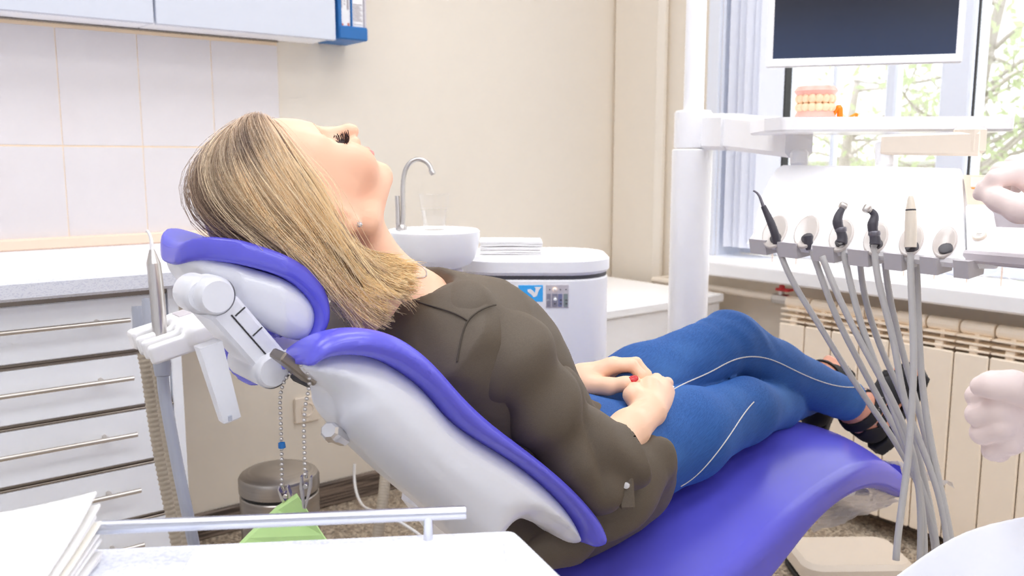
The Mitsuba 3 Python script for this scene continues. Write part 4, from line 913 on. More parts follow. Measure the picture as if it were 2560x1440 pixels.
def clip(pt, pe, Y, m='m_steel'):
    a_, b_ = at(*pt, Y=Y), at(*pe, Y=Y); d_ = b_ - a_; s_ = np.cross(d_ / np.linalg.norm(d_), [.6, .8, 0]); s_ /= np.linalg.norm(s_); w_ = np.cross(d_ / np.linalg.norm(d_), s_)
    o = []
    for sg_ in (-1, 1):
        o.append(hull([a_ + s_ * sg_ * .0045 + w_ * e for e in (-.004, .004)] + [a_ + s_ * sg_ * .006 + w_ * e for e in (-.004, .004)] + [b_ + s_ * sg_ * .0002 + w_ * e for e in (-.003, .003)] + [b_ + s_ * sg_ * .0016 + w_ * e for e in (-.003, .003)] + [a_ + d_ * .35 + s_ * sg_ * .0062 + w_ * e for e in (-.0045, .0045)]))
    o.append(rod(a_ + d_ * .3 - w_ * .005, a_ + d_ * .3 + w_ * .005, .003, 10)); o.append(tube([a_ - d_ * .15, a_ + d_ * .06], .0018, 8))
    return cat_(o)
part(bc_, 'clip', clip((708, 1218), (730, 1280), .91), 'm_brass', label='flat metal clip'); part(bc_, 'clip', clip((766, 1190), (762, 1270), .87), 'm_steel', label='flat metal clip')
gq = [at(745, 1243, Y=.885), at(806, 1338, Y=.87), at(850, 1400, Y=.86), at(560, 1410, Y=.93), at(622, 1345, Y=.92), at(695, 1275, Y=.91)]
gm = trimesh.Trimesh(gq + [g_ + np.array([.004, .012, 0]) for g_ in gq], [[0, 1, 5], [1, 4, 5], [1, 2, 4], [2, 3, 4], [6, 11, 7], [7, 11, 10], [7, 10, 8], [8, 10, 9], [0, 6, 7], [0, 7, 1], [1, 7, 8], [1, 8, 2], [2, 8, 9], [2, 9, 3], [3, 9, 10], [3, 10, 4], [4, 10, 11], [4, 11, 5], [5, 11, 6], [5, 6, 0]], process=False); trimesh.repair.fix_normals(gm)
one('paper_bib', gm, 'm_green', 'pale green paper bib hanging from the two chain clips', 'bib')
# floor hose and cable near the skirting
fh = at(962, 1205, Y=1.75); fe = at(940, 1345, Y=1.75)
pth = spline([at(966, 1150, Y=1.8), at(962, 1205, Y=1.78), at(955, 1270, Y=1.76), at(944, 1340, Y=1.75), at(925, 1440, Y=1.74)], 120)
one('floor_hose', tube(pth, .0135 + .0008 * np.cos(np.arange(120) * 2 * np.pi / 3), 16), 'm_hose_tan', 'ribbed beige hose running down behind the white backrest shell', 'hose', True)
one('power_cable', tube(spline([at(886, 1160, Y=2.4), at(887, 1210, Y=2.38), at(898, 1250, Y=2.3), at(928, 1276, Y=2.15), [1.30, 1.85, .008]], 40), .0045, 8), 'm_white', 'thin white cable curving down over the dark skirting', 'cable', True)
# crumpled film over the foot end and the foot control
fcx = at(2300, 1240, d=1.70)
fc = thing('plastic_cover', 'crumpled clear plastic foot cover hanging below the end of the leg rest', 'plastic cover')
def film(cor, seed, amp, n=26):
    u_ = np.linspace(0, 1, n); U_, V_ = np.meshgrid(u_, u_, indexing='ij'); c = [np.asarray(x_, float) for x_ in cor]
    v = ((1 - U_) * (1 - V_))[..., None] * c[0] + (U_ * (1 - V_))[..., None] * c[1] + (U_ * V_)[..., None] * c[2] + ((1 - U_) * V_)[..., None] * c[3]
    nrm = np.cross(c[1] - c[0], c[3] - c[0]); nrm /= np.linalg.norm(nrm)
    f_ = meshkit.fbm(np.stack([U_ * 4, V_ * 4, np.full_like(U_, seed)], -1), 4) - .5
    v = (v + nrm * (np.abs(f_) * 2 * amp)[..., None]).reshape(-1, 3); a_ = np.arange((n - 1) * n).reshape(n - 1, n)[:, :-1].ravel()
    q_ = np.stack([a_, a_ + n, a_ + n + 1, a_ + 1], 1); return trimesh.Trimesh(v, np.vstack([q_[:, [0, 1, 2]], q_[:, [0, 2, 3]]]), process=False)
part(fc, 'film', film([[1.48, .90, .49], [1.73, .89, .455], [1.77, .90, .40], [1.45, .90, .42]], 3, .03), 'm_film_thin', False)
part(fc, 'film', film([[1.755, .88, .50], [1.76, 1.2, .50], [1.95, 1.16, .40], [1.93, .86, .42]], 5, .035), 'm_film_thin', False)
part(fc, 'band', film([at(1930, 1072, Y=1.16), at(2010, 1068, Y=1.16), at(2060, 1078, Y=1.08), at(1960, 1073, Y=1.02)], 2, .004, 12), 'm_film_thin', True)
ft = thing('foot_control', 'flat beige foot control unit on the speckled floor below the leg rest', 'foot control')
f0 = at(2090, 1400, z=.06)
part(ft, 'body', place(prism(rrect(.30, .20, .05, 8), 0.012, .070, .012), [f0[0] + .06, f0[1], 0], [.8, -.6, 0], [.6, .8, 0], [0, 0, 1]), 'm_cream', 35)
part(ft, 'rubber_base', place(prism(rrect(.306, .206, .05, 8), 0, .014, .003), [f0[0] + .06, f0[1], 0], [.8, -.6, 0], [.6, .8, 0], [0, 0, 1]), 'm_black', 35)

# ------------------------------------------------------------------ foreground cart with a rail
ct = thing('instrument_cart', 'white speckled cart top with a polished rail in the left foreground', 'cart')
r0_, r1_ = at(200, 1321, d=.765), at(1165, 1279, d=.80)
rx = r1_ - r0_; rx[2] = 0; rx /= np.linalg.norm(rx); ry = np.array([-rx[1], rx[0], 0])
zr_ = float(at(700, 1300, d=.783)[2]); zt3 = zr_ - .030
cB = at(1290, 1322, z=zt3); cR = at(1350, 1452, z=zt3)
w0 = float((cB - r0_) @ rx); yb0 = float((cB - r0_) @ ry)
org = r0_.copy(); org[2] = 0
tpl = sg.Polygon([(-.30, yb0 - .48), (w0 + .035, yb0 - .48), (w0 + .035 - .004, yb0 - .10), (w0, yb0), (-.30, yb0)]).buffer(-.014).buffer(.014, quad_segs=6)
part(ct, 'top', place(prism(tpl, zt3 - .028, zt3, .005), org, rx, ry, [0, 0, 1]), 'm_worktop', 35)
part(ct, 'body', place(prism(tpl.buffer(-.02), .08, zt3 - .029, .004), org, rx, ry, [0, 0, 1]), 'm_cab', 35)
for ax_ in (-.22, w0 - .06):
    for ay_ in (yb0 - .40, yb0 - .07):
        cst = org + rx * ax_ + ry * ay_ + np.array([0, 0, .04]); part(ct, 'castor', cat_([rod(cst - rx * .012, cst + rx * .012, .04, 20), rod(cst, cst + [0, 0, .05], .008, 8)]), 'm_grey_dark', 40)
ra_, rb_ = r0_.copy(), r1_.copy(); ra_[2] = rb_[2] = zr_; ra_ = ra_ - rx * .28
rl = part(ct, 'rail', rod(ra_, rb_, .0060, 24, .0012), 'm_alu', 40, label='polished metal rail')
for px in (1070,):
    pq = at(px, 1300, d=.795); pq[2] = zr_
    for off in (0.0, -.47): sub(rl, 'post', rod(pq + rx * off + ry * 0, [*(pq + rx * off)[:2], zt3 - .001], .0042, 16, .0008), 'm_alu', 40)
# paper on the cart
ps = thing('paper_stack', 'thick stack of white paper napkins in the left foreground, corner curling up', 'napkins')
pc = at(245, 1296, z=zt3 + .04)
for i in range(12):
    nx = 16; xs_, ys_2 = np.linspace(-.24, 0, nx), np.linspace(-.20, 0, nx)
    m = sheet(.24, .20, .0015, 20 + i, .0022, 18, 14)
    v = m.vertices; tcorner = np.clip((v[:, 0] / .12 + v[:, 1] / .10) / 2, 0, 1); v[:, 2] += .030 * tcorner ** 2 * (i / 11)
    base_ = pc - rx * .12 - ry * .10 + rx * (.003 * math.sin(i * 2.3)) ; base_[2] = zt3 + .002 + i * .0028
    part(ps, 'napkin', place(m, base_, rx, ry, [0, 0, 1]), 'm_paper_cream' if i % 4 == 2 else 'm_paper', 40)
s1 = at(870, 1410, z=zt3)
m = sheet(.27, .16, .004, 3, .0012, 40, 26); m.vertices[:, 2] += .005
one('paper_sheet', place(m, s1 - ry * .05, rx, ry, [0, 0, 1]), 'm_paper', 'loose white paper sheet lying on the cart in front of the rail', 'paper', True)

# ------------------------------------------------------------------ people: heads
def head_axes(u, f): u = np.asarray(u, float) / np.linalg.norm(u); f = np.asarray(f, float); f = f - u * (u @ f); f /= np.linalg.norm(f); return u, f, np.cross(f, u)
class Head:
    """coordinates (u, f, r): up the face from the chin, forward, to the person's right; metres."""
    def __init__(s, chin, u, f, nose=1.0): s.o = np.asarray(chin, float); s.u, s.f, s.r = head_axes(u, f); s.nose = nose
    def loc(s, p): q = p - s.o; return np.stack([q @ s.u, q @ s.f, q @ s.r], -1)
    def W(s, u, f, r=0.0): return s.o + s.u * float(np.interp(u, s.KB, s.KA)) + s.f * f + s.r * r
    KA, KB = [-.5, .012, .052, .079, .118, .137, .165, .7], [-.5, -.002, .0475, .079, .1055, .121, .160, .7]     # real height above the chin -> height on the template
    def remap(s, u): return np.interp(u, s.KA, s.KB)
    def sdf(s, p):
        L = s.loc(p); L[:, 0] = s.remap(L[:, 0]); A = np.abs(L[:, 2]); M = np.c_[L[:, :2], A]
        d = ell(M, (.128, -.070, 0), (.092, .090, .076))
        d = smin(d, ell(M, (.132, -.016, 0), (.056, .034, .058)), .02)
        d = smin(d, ell(M, (.085, -.030, 0), (.065, .048, .058)), .025)
        d = smin(d, ell(M, (.045, -.025, 0), (.042, .044, .046)), .02)
        d = smin(d, cone(M, (.012, -.002, .006), (.040, -.070, .046), .0195, .019), .018)      # jaw
        d = smin(d, cone(M, (.040, -.070, .046), (.095, -.080, .060), .019, .016), .02)
        d = smin(d, ell(M, (.011, -.001, 0), (.014, .017, .018)), .010)                          # chin
        d = smin(d, ell(M, (.076, -.004, .036), (.026, .022, .024)), .02)                       # cheek
        d = smin(d, cone(M, (.121, .008, .010), (.122, -.004, .042), .010, .008), .012)          # brow
        d = smax(d, -ell(M, (.108, .022, .031), (.0145, .020, .019)), .010)                     # eye socket
        d = smin(d, ell(M, (.1055, .001, .031), (.0115, .0115, .0150)), .003)                   # closed lid
        n = s.nose
        d = smin(d, cone(M, (.116, .013, 0), (.083, .033 * n, 0), .0065, .0085), .008)          # nose
        d = smin(d, ell(M, (.080, .036 * n, 0), (.0088, .010, .0095)), .006)
        d = smin(d, ell(M, (.0755, .024, .0115), (.0085, .0095, .0065)), .005)
        d = smax(d, -ell(M, (.0705, .0285, .0065), (.0032, .0055, .0034)), .002)                # nostril
        d = smin(d, ell(M, (.058, .017, 0), (.012, .010, .020)), .008)
        d = smin(d, ell(M, (.0525, .0235, .004), (.0048, .0062, .0150)), .003)                  # lips
        d = smin(d, ell(M, (.0420, .0220, .000), (.0055, .0070, .0150)), .003)
        d = smax(d, -ell(M, (.0473, .031, 0), (.0011, .008, .021)), .002)
        # ear
        e = ell(M, (.096, -.086, .0735), (.030, .017, .006)); e = smin(e, ell(M, (.070, -.080, .0735), (.0105, .0085, .0055)), .006)
        e = smax(e, -ell(M, (.098, -.082, .081), (.017, .0085, .006)), .004)
        e = smax(e, -ell(M, (.084, -.076, .079), (.006, .0045, .006)), .003)
        return smin(d, e, .006)
    def colors(s, v, skin, lip, brow=None):
        L = s.loc(v); L[:, 0] = s.remap(L[:, 0]); c = np.tile(np.asarray(skin, float), (len(v), 1)); A = np.abs(L[:, 2])
        lipm = np.clip(1.25 - np.hypot((L[:, 0] - .0475) / .0095, A / .021), 0, .5) * 2 * (L[:, 1] > .012)
        c = c * (1 - lipm[:, None]) + np.asarray(lip) * lipm[:, None]
        near = (L[:, 0] > .03) & (L[:, 0] < .12) & (L[:, 1] > -.06)
        blush = np.exp(-((L[:, 0] - .068) ** 2 + (A - .045) ** 2) / .0006) * near
        c = c * (1 - .25 * blush[:, None] * np.array([.0, .5, .6]))
        if brow is not None:
            bx = L[:, 0] - (.1235 + .0035 * np.sin(np.clip((A - .012) / .038, 0, 1) * np.pi))
            bm = np.clip(1.2 - np.abs(bx) / .0035, 0, 1) * (A > .012) * (A < .050) * (L[:, 1] > -.03)
            c = c * (1 - .75 * bm[:, None]) + np.asarray(brow) * .75 * bm[:, None]
        return c
SKIN, LIP, BROW = np.array(lin(240, 190, 160)), np.array(lin(222, 130, 126)), np.array(lin(140, 108, 82))

# ------------------------------------------------------------------ the patient
pt = thing('person', 'blonde woman in an olive blouse and blue jeans lying back on the purple dental chair', 'person')
HD = Head([.612, YC, 1.098], (-.918, 0, .395), (.395, 0, .918), 1.10)
neck_pts = [HD.W(.035, -.078), HD.W(.0, -.092) + np.array([.005, 0, -.035]), [.625, YC, .930]]
# joints of the arms and hands
RS, RE, RW = at(1200, 830, Y=.915), at(1470, 1165, Y=.880), at(1622, 1030, Y=.935)
LS, LE, LW = np.array([.66, 1.18, .87]), np.array([.80, 1.22, .68]), at(1448, 952, Y=1.065)
LH, RH = np.array([.96, 1.12, .645]), np.array([.97, .978, .645])
LK, RK = at(1822, 858, Y=1.075), at(1862, 1026, Y=.985)
LA, RA = at(2128, 1005, Y=1.0), at(2030, 985, Y=1.12)
def f_rhand(p):
    W_ = RW; d = chain(p, [RE + (RW - RE) * .3, RE + (RW - RE) * .65, W_], [.036, .031, .0245], .01)
    I, M_, R_, K = at(1624, 962, Y=.972), at(1650, 962, Y=.985), at(1664, 978, Y=.985), at(1668, 1004, Y=.978)
    for q_, r_ in ((I, .0150), (M_, .0152), (R_, .0148), (K, .0138)): d = smin(d, cone(p, W_ + (q_ - W_) * .12, q_, .0195, r_), .014)
    d = smin(d, cone(p, W_, at(1598, 1000, Y=.955), .020, .016), .012)
    f = chain(p, [I, at(1641, 948, Y=1.000), at(1622, 960, Y=1.030), at(1606, 975, Y=1.032)], [.0122, .0100, .0088, .0075], .004)
    f = np.minimum(f, chain(p, [M_, at(1668, 958, Y=1.012), at(1648, 985, Y=1.040), at(1625, 1000, Y=1.036)], [.0122, .0102, .0090, .0076], .004))
    f = np.minimum(f, chain(p, [R_, at(1682, 980, Y=1.010), at(1660, 1005, Y=1.035), at(1636, 1015, Y=1.030)], [.0115, .0098, .0086, .0074], .004))
    f = np.minimum(f, chain(p, [K, at(1682, 1012, Y=1.000), at(1664, 1030, Y=1.020), at(1645, 1032, Y=1.018)], [.0105, .0088, .0078, .0068], .004))
    d = smin(d, f, .005)
    t = chain(p, [at(1604, 1020, Y=.945), at(1580, 988, Y=.958), at(1588, 966, Y=.985), at(1604, 956, Y=1.010)], [.0165, .0138, .0118, .0090], .006)
    return smin(d, t, .007)
def f_lhand(p):
    W_ = LW; d = chain(p, [LE + (LW - LE) * .35, LE + (LW - LE) * .7, W_], [.036, .031, .0255], .01)
    I, M_, R_, K = at(1524, 915, Y=1.037), at(1534, 912, Y=1.059), at(1538, 916, Y=1.080), at(1534, 926, Y=1.097)
    for q_, r_ in ((I, .0145), (M_, .0145), (R_, .0140), (K, .0130)): d = smin(d, cone(p, W_ + (q_ - W_) * .1, q_, .0195, r_), .014)
    f = chain(p, [I, at(1580, 914, Y=1.015), at(1603, 938, Y=0.999), at(1612, 962, Y=0.989)], [.0125, .0105, .0092, .0074], .004)
    f = np.minimum(f, chain(p, [M_, at(1590, 908, Y=1.037), at(1616, 936, Y=1.020), at(1622, 966, Y=1.007)], [.0125, .0104, .0090, .0075], .004))
    f = np.minimum(f, chain(p, [R_, at(1588, 918, Y=1.060), at(1610, 946, Y=1.043), at(1612, 972, Y=1.030)], [.0118, .0100, .0088, .0074], .004))
    f = np.minimum(f, chain(p, [K, at(1570, 935, Y=1.080), at(1590, 958, Y=1.065), at(1592, 978, Y=1.053)], [.0105, .0090, .0080, .0068], .004))
    d = smin(d, f, .005)
    t = chain(p, [at(1470, 962, Y=1.043), at(1520, 966, Y=1.013), at(1562, 960, Y=0.993), at(1588, 953, Y=0.983)], [.0185, .0140, .0118, .0090], .007)
    return smin(d, t, .008)
def torso_prof(s):
    n0 = np.interp(s, [.10, .17, .25, .35, .42, .48, .57, .65, .72], [.070, .090, .110, .106, .090, .078, .070, .068, .068])
    hd = np.interp(s, [.10, .17, .25, .35, .42, .48, .57, .65, .72], [.060, .090, .112, .110, .097, .086, .078, .073, .068])
    hw = np.interp(s, [.10, .17, .25, .35, .42, .48, .57, .65, .72], [.090, .160, .165, .158, .150, .150, .165, .178, .17])
    return n0, hd, hw
B0, TA, TN = np.array([.427, YC, .945]), np.array([.759, 0, -.651]), np.array([.651, 0, .759])
def f_torso(p, grow=0.0, s0=.13, s1=.585):
    q = p - B0; s = q @ TA; n = q @ TN; y = q[:, 1]
    n0, hd, hw = torso_prof(s)
    k = (np.abs(y / hw) ** 2.3 + np.abs((n - n0) / hd) ** 2.3 + 1e-9) ** (1 / 2.3)
    d = (k - 1) * np.minimum(hw, hd) * .9 - grow
    return smax(smax(d, s0 - s, .05), s - s1, .04)
def f_bust(p):
    d = None
    for sg_ in (-1, 1):
        c = B0 + TA * .292 + TN * .166 + np.array([0, sg_ * .066, 0]); e = ell(p, c, (.056, .052, .050)); d = e if d is None else smin(d, e, .02)
    return d
def f_neck(p): return chain(p, neck_pts, [.048, .049, .062], .02)
def f_skin(p):
    d = smin(HD.sdf(p), f_neck(p), .022)
    d = smin(d, f_torso(p, -.012), .03)
    return d
hm = mesh_of(lambda p: smin(HD.sdf(p), f_neck(p), .022), [.37, .90, .86], [.74, 1.18, 1.24], .0026)
def f_core(p):
    d = smin(f_torso(p, -.012), f_neck(p), .03)
    d = smin(d, ell(p, [.93, YC, .645], (.10, .15, .085)), .03)
    for pts, rr in (([RS + [-.02, .03, 0], RE, RE + (RW - RE) * .7], (.040, .036, .028)), ([LS + [-.02, -.03, 0], LE, LE + (LW - LE) * .7], (.040, .036, .028)),
                    ([LH, LK, LA - (LA - LK) * .04], (.070, .044, .032)), ([RH, RK, RA], (.070, .042, .032))): d = smin(d, chain(p, pts, rr, .02), .015)
    return d
tm = mesh_of(f_core, [.38, .78, .44], [1.80, 1.30, 1.06], .008)
rm = mesh_of(f_rhand, [.78, .78, .66], [1.20, 1.10, .90], .0022)
lm = mesh_of(f_lhand, [.80, .90, .62], [1.18, 1.30, .92], .0022)
# feet
LF = [at(2150, 1035, Y=.995), at(2176, 1068, Y=.985), at(2225, 985, Y=.972), at(2262, 915, Y=.965)]
RF = [at(2045, 985, Y=1.120), at(2036, 1032, Y=1.125), at(2075, 950, Y=1.140), at(2100, 905, Y=1.145)]
def f_foot(p, F, sgn):
    an, he, ba, to = F
    ax = (to - he) / np.linalg.norm(to - he); side = np.cross(ax, an - he); side /= np.linalg.norm(side); top = np.cross(side, ax); top *= np.sign(top @ (an - he))
    d = chain(p, [an + (an - he) * .9, an, he + ax * .012 + top * .006], [.036, .036, .030], .015)
    d = smin(d, cone(p, an, ba, .034, .026), .02); d = smin(d, cone(p, he, ba, .030, .028), .02)
    d = smin(d, ell(p, ba, (.03, .036, .020), np.stack([ax, side, top])), .015)
    for i, o in enumerate((-.030, -.015, -.001, .012, .025)):
        r_ = (.0085, .0085, .009, .0095, .0125)[i]; b_ = ba + side * o * sgn + ax * .012 + top * .0; e_ = to + side * o * 1.1 * sgn - ax * (.022, .012, .005, .0, .0)[i] - top * .004
        t_ = chain(p, [b_, (b_ + e_) / 2 + top * .006, e_], [.012, r_, r_], .004); d = smin(d, t_, .003)
    return d
fl = mesh_of(lambda p: f_foot(p, LF, 1), LF[1] - .16, LF[1] + [.30, .14, .30], .004)
fr = mesh_of(lambda p: f_foot(p, RF, -1), RF[1] - .16, RF[1] + [.30, .14, .30], .004)
body = cat_([hm, tm, rm, lm, fl, fr])
col = HD.colors(np.asarray(body.vertices), SKIN, LIP, BROW)
nh, nt = len(hm.vertices) + len(tm.vertices), len(rm.vertices) + len(lm.vertices)
col[nh:nh + nt] = np.array(lin(238, 194, 164)); col[nh + nt:] = np.array(lin(214, 150, 122))
part(pt, 'body', body, 'm_skin', True, color=col)
# nails, ring, earring, necklace, lashes
def nail(c, along, nrm, w, l):
    along = along / np.linalg.norm(along); nrm = nrm - along * (nrm @ along); nrm /= np.linalg.norm(nrm); sd = np.cross(nrm, along)
    m = trimesh.creation.icosphere(2, 1.0); m.apply_scale([l, w, .0026]); return place(m, c, along, sd, nrm)
tv = at(1588, 953, Y=.983) - at(1562, 960, Y=.993); cam_n = -toward(1580, 950)
tip_c = at(1583, 953, Y=.985)
part(pt, 'nail', nail(tip_c + (cam_n * .8 + np.array([0, 0, .45])) / .95 * .0082, tv, cam_n + [0, 0, .5], .0062, .0088), 'm_red', True, 'glossy red thumbnail')
rc = at(1671, 968, Y=.998); rdir = at(1682, 980, Y=1.010) - at(1664, 978, Y=.985); rdir /= np.linalg.norm(rdir)
u1 = np.cross(rdir, [0, 0, 1.0]); u1 /= np.linalg.norm(u1); u2 = np.cross(rdir, u1); a_ = np.linspace(0, 2 * np.pi, 30)
rcen = at(1664, 978, Y=.985) * .5 + at(1682, 980, Y=1.010) * .5
part(pt, 'ring', cat_([tube([rcen + (u1 * math.cos(t_) + u2 * math.sin(t_)) * .0112 + rdir * o for t_ in a_], .0012, 8) for o in (-.0022, 0, .0022)]), 'm_chrome', True, 'silver ring')
ep = onto(HD.sdf, 899, 561) 
if ep is None: ep = HD.W(.066, -.078, .079)
ez = -toward(899, 561)
part(pt, 'earring', cat_([lathe([(0, .0040), (.0022, .0036), (.0030, .0022), (.0024, 0)], ep, ez, 10)] + [trimesh.creation.icosphere(1, .0007).apply_translation(ep + ez * .002 + (np.cross(ez, [0, 0, 1]) * math.cos(t_) + np.array([0, 0, 1]) * math.sin(t_)) * .0033) for t_ in np.linspace(0, 2 * np.pi, 9)[:-1]]), 'm_chrome', 30, 'small round sparkling stud earring')
def lashes(sgn):
    out = []; lr = np.random.default_rng(4)
    for t_ in np.linspace(-1, 1, 30):
        for row in (0, 1):
            r_ = .031 + t_ * .0145; u_ = .1005 - .002 * t_ * t_ * 0 + .0035 * abs(t_) ** 2; f_ = .0115 - .0055 * t_ * t_ - (.003 if t_ > 0 else 0) * t_
            a_ = HD.W(u_, f_, sgn * r_); ln = .0165 * (1 - .25 * abs(t_)) * (.85 if row else 1) * lr.uniform(.75, 1.1); jt = lr.normal(0, .0012)
            b_ = HD.W(u_ - ln * .55, f_ + ln * .55, sgn * (r_ + t_ * .004)); e_ = HD.W(u_ - ln * .35, f_ + ln * 1.15, sgn * (r_ + t_ * .008 + .0008 * row + jt))
            out.append(tube(spline([a_, b_, e_], 6), np.linspace(.00095, .0003, 6), 5))
    for k in range(24):     # lid line
        pass
    ll = [HD.W(.1003 + .0035 * abs(t_) ** 2, .0125 - .0055 * t_ * t_ - (.003 if t_ > 0 else 0) * t_, sgn * (.031 + t_ * .0155)) for t_ in np.linspace(-1, 1, 14)]
    out.append(tube(ll, .0011, 6)); return cat_(out)
for sg_ in (1, -1): part(pt, 'eyelashes', lashes(sg_), 'm_lash', True, 'thick dark eyelashes', stuff=True)
nk_ = [at(1035, 655, Y=.985), at(1068, 672, Y=1.03), at(1068, 692, Y=.995), at(1040, 697, Y=.965), at(1015, 692, Y=.95)]

# ---- blouse
def fold(p, a, b, freq, amp, ph=0.0):
    """ridges across the line a-b."""
    ab = np.asarray(b) - np.asarray(a); L = np.linalg.norm(ab); s = (p - a) @ ab / L
    return amp * np.sin(s * freq + ph)
nz = lambda p, k, sd=0: meshkit.noise(p * k, sd) - .5
CUF = at(1568, 1122, Y=.866)
sl_pts = [RS + [-.01, .02, .0], at(1262, 905, Y=.905), at(1350, 1015, Y=.890), at(1440, 1130, Y=.880), at(1474, 1166, Y=.876), CUF]
sl_rad = [.064, .062, .057, .054, .055, .051]
cdir = (CUF - sl_pts[-2]); cdir /= np.linalg.norm(cdir)
def f_sleeve(p):
    d = chain(p, sl_pts, sl_rad, .03)
    fo = .005 * np.sin((p[:, 0] * 70 + p[:, 2] * 45 + 2.5 * nz(p, 12)) ) * np.clip((sl_pts[3][2] + .06 - p[:, 2]) / .08, 0, 1) + .004 * nz(p, 20) + .0035 * np.sin(p[:, 0] * 38 - p[:, 2] * 60 + 3 * nz(p, 9, 3))
    ax_ = (RE - RS) / np.linalg.norm(RE - RS); q_ = p - RS; sa = q_ @ ax_ / np.linalg.norm(RE - RS); w1 = np.cross(ax_, [0, 1.0, 0]); w1 /= np.linalg.norm(w1); w2 = np.cross(ax_, w1)
    an_ = np.arctan2(q_ @ w1, q_ @ w2); sh = (1 - np.abs(np.sin(1.5 * an_ + 3.2 * sa + 1.6 * nz(p, 8, 11) + .6))) ** 2.5
    d = d + fo + .0075 * sh * np.clip((sa - .12) * 5, 0, 1) * np.clip((1.12 - sa) * 4, 0, 1)
    e = (p - CUF) @ cdir
    d = smax(d, e, .004)
    t = np.clip((p - CUF) @ cdir, -.05, .1); rr = np.linalg.norm(p - CUF - t[:, None] * cdir, axis=1)
    cut = np.maximum(rr - .0418, -.055 - e)
    return smax(d, -cut, .003)
def f_lsleeve(p):
    c1_ = LE + (LW - LE) * .42
    d = chain(p, [LS, (LS + LE) / 2, LE, c1_], [.060, .060, .058, .050], .03)
    return d + .010 * nz(p, 20, 5) + .004 * np.sin(p[:, 0] * 60 + p[:, 2] * 50)
HEM0, HEMD = np.array([1.02, .93, .63]), np.array([.93, -.12, -.16]); HEMD = HEMD / np.linalg.norm(HEMD)
def f_skirt(p):
    d = ell(p, [.935, .983, .642], (.156, .124, .098))
    d = smin(d, ell(p, [.88, 1.09, .63], (.12, .10, .105)), .03)
    d = smin(d, ell(p, [.835, .95, .580], (.10, .07, .045)), .03)
    return d + .007 * np.sin(p[:, 1] * 50 + p[:, 0] * 22 + 3 * nz(p, 10, 2)) * np.clip((p[:, 0] - .90) / .1, 0, 1) + .008 * nz(p, 16, 8)
def f_blouse_body(p):
    d = smin(f_torso(p, .010), f_bust(p), .045)
    d = smin(d, cone(p, [.640, 1.15, .915], [.640, .95, .915], .048, .048), .04)
    d = smin(d, f_lsleeve(p), .02)
    d = smin(d, f_skirt(p), .03)
    q = p - B0; s = q @ TA; n = q @ TN
    drape = np.clip((s - .36) / .1, 0, 1)
    d = d + drape * (.009 * np.sin(p[:, 1] * 62 + 3.5 * nz(p, 9, 1) + s * 14)) + .006 * (1 - np.abs(np.sin(p[:, 1] * 30 + s * 9 + 2 * nz(p, 7, 12)))) ** 3 * np.clip((s - .22) / .1, 0, 1) + .007 * nz(p, 13, 6) + .003 * nz(p, 34, 7)
    # neckline
    nc_ = np.array([.615, YC - .02, .990])
    d = smax(d, -ell(p, nc_, (.062, .088, .050), np.stack([TA, [0, 1, 0], TN])), .008)
    return d
def f_blouse(p): return smin(f_blouse_body(p), f_sleeve(p), .012)
bm = mesh_of(f_blouse_body, [.44, .73, .46], [1.16, 1.36, 1.06], .0042)
sm_ = mesh_of(f_sleeve, [.44, .73, .46], [1.16, 1.10, 1.02], .0032)
sm_ = soften(sm_, 3)
bm = soften(bm, 4)
part(pt, 'blouse', bm, 'm_blouse', True)
bl_ = f'{pt}__blouse'
part(bl_, 'sleeve', sm_, 'm_blouse', True)
def seam(pts, fn, r=.0011, lift=.0004):
    o = []
    pp = spline(np.array([[x, y, 0] for x, y in pts], float), 8 * len(pts))
    for x, y, _ in pp:
        h_ = onto(fn, x, y)
        if h_ is not None: o.append(h_ + (EYE - h_) / np.linalg.norm(EYE - h_) * lift)
    o = [np.array(o[0])] + [b_ for a_, b_ in zip(o[:-1], o[1:]) if np.linalg.norm(a_ - b_) < .02] if o else o
    return tube(np.array(o), r, 6) if len(o) > 3 else None
for pts in ([(1040, 752), (1090, 768), (1140, 785), (1170, 802)], [(1240, 762), (1200, 776), (1170, 802), (1155, 840), (1147, 880), (1142, 905)]):
    m = seam(pts, f_blouse)
    if m is not None: sub(bl_, 'seam', m, 'm_seam', True)
# collar edge and sleeve tab with its button
tb = onto(f_blouse, 1566, 1225); tb = CUF - cdir * .02 if tb is None else tb
tbn = -toward(1566, 1225); ta_ = np.array([.12, .02, -1.0]); ta_ -= tbn * (ta_ @ tbn); ta_ /= np.linalg.norm(ta_)
sub(bl_, 'sleeve_tab', obox(tb + tbn * .002 + ta_ * .004, ta_ * .022, np.cross(tbn, ta_) * .0105, tbn * .003, .003), 'm_blouse', 30)
sub(bl_, 'button', lathe([(0, .0035), (.0045, .0032), (.0055, .0015), (.0052, 0)], tb + tbn * .005 - ta_ * .006, tbn, 20), 'm_steel', 30, 'small metal button')
# necklace
def f_chest(p): return np.minimum(smin(f_torso(p, -.012), f_neck(p), .03), f_blouse(p))
m = seam([(1030, 655), (1050, 664), (1064, 676), (1066, 688), (1050, 694), (1030, 697)], f_chest, .0009, .001)
if m is not None: part(pt, 'necklace', m, 'm_chrome', True, 'thin silver necklace')

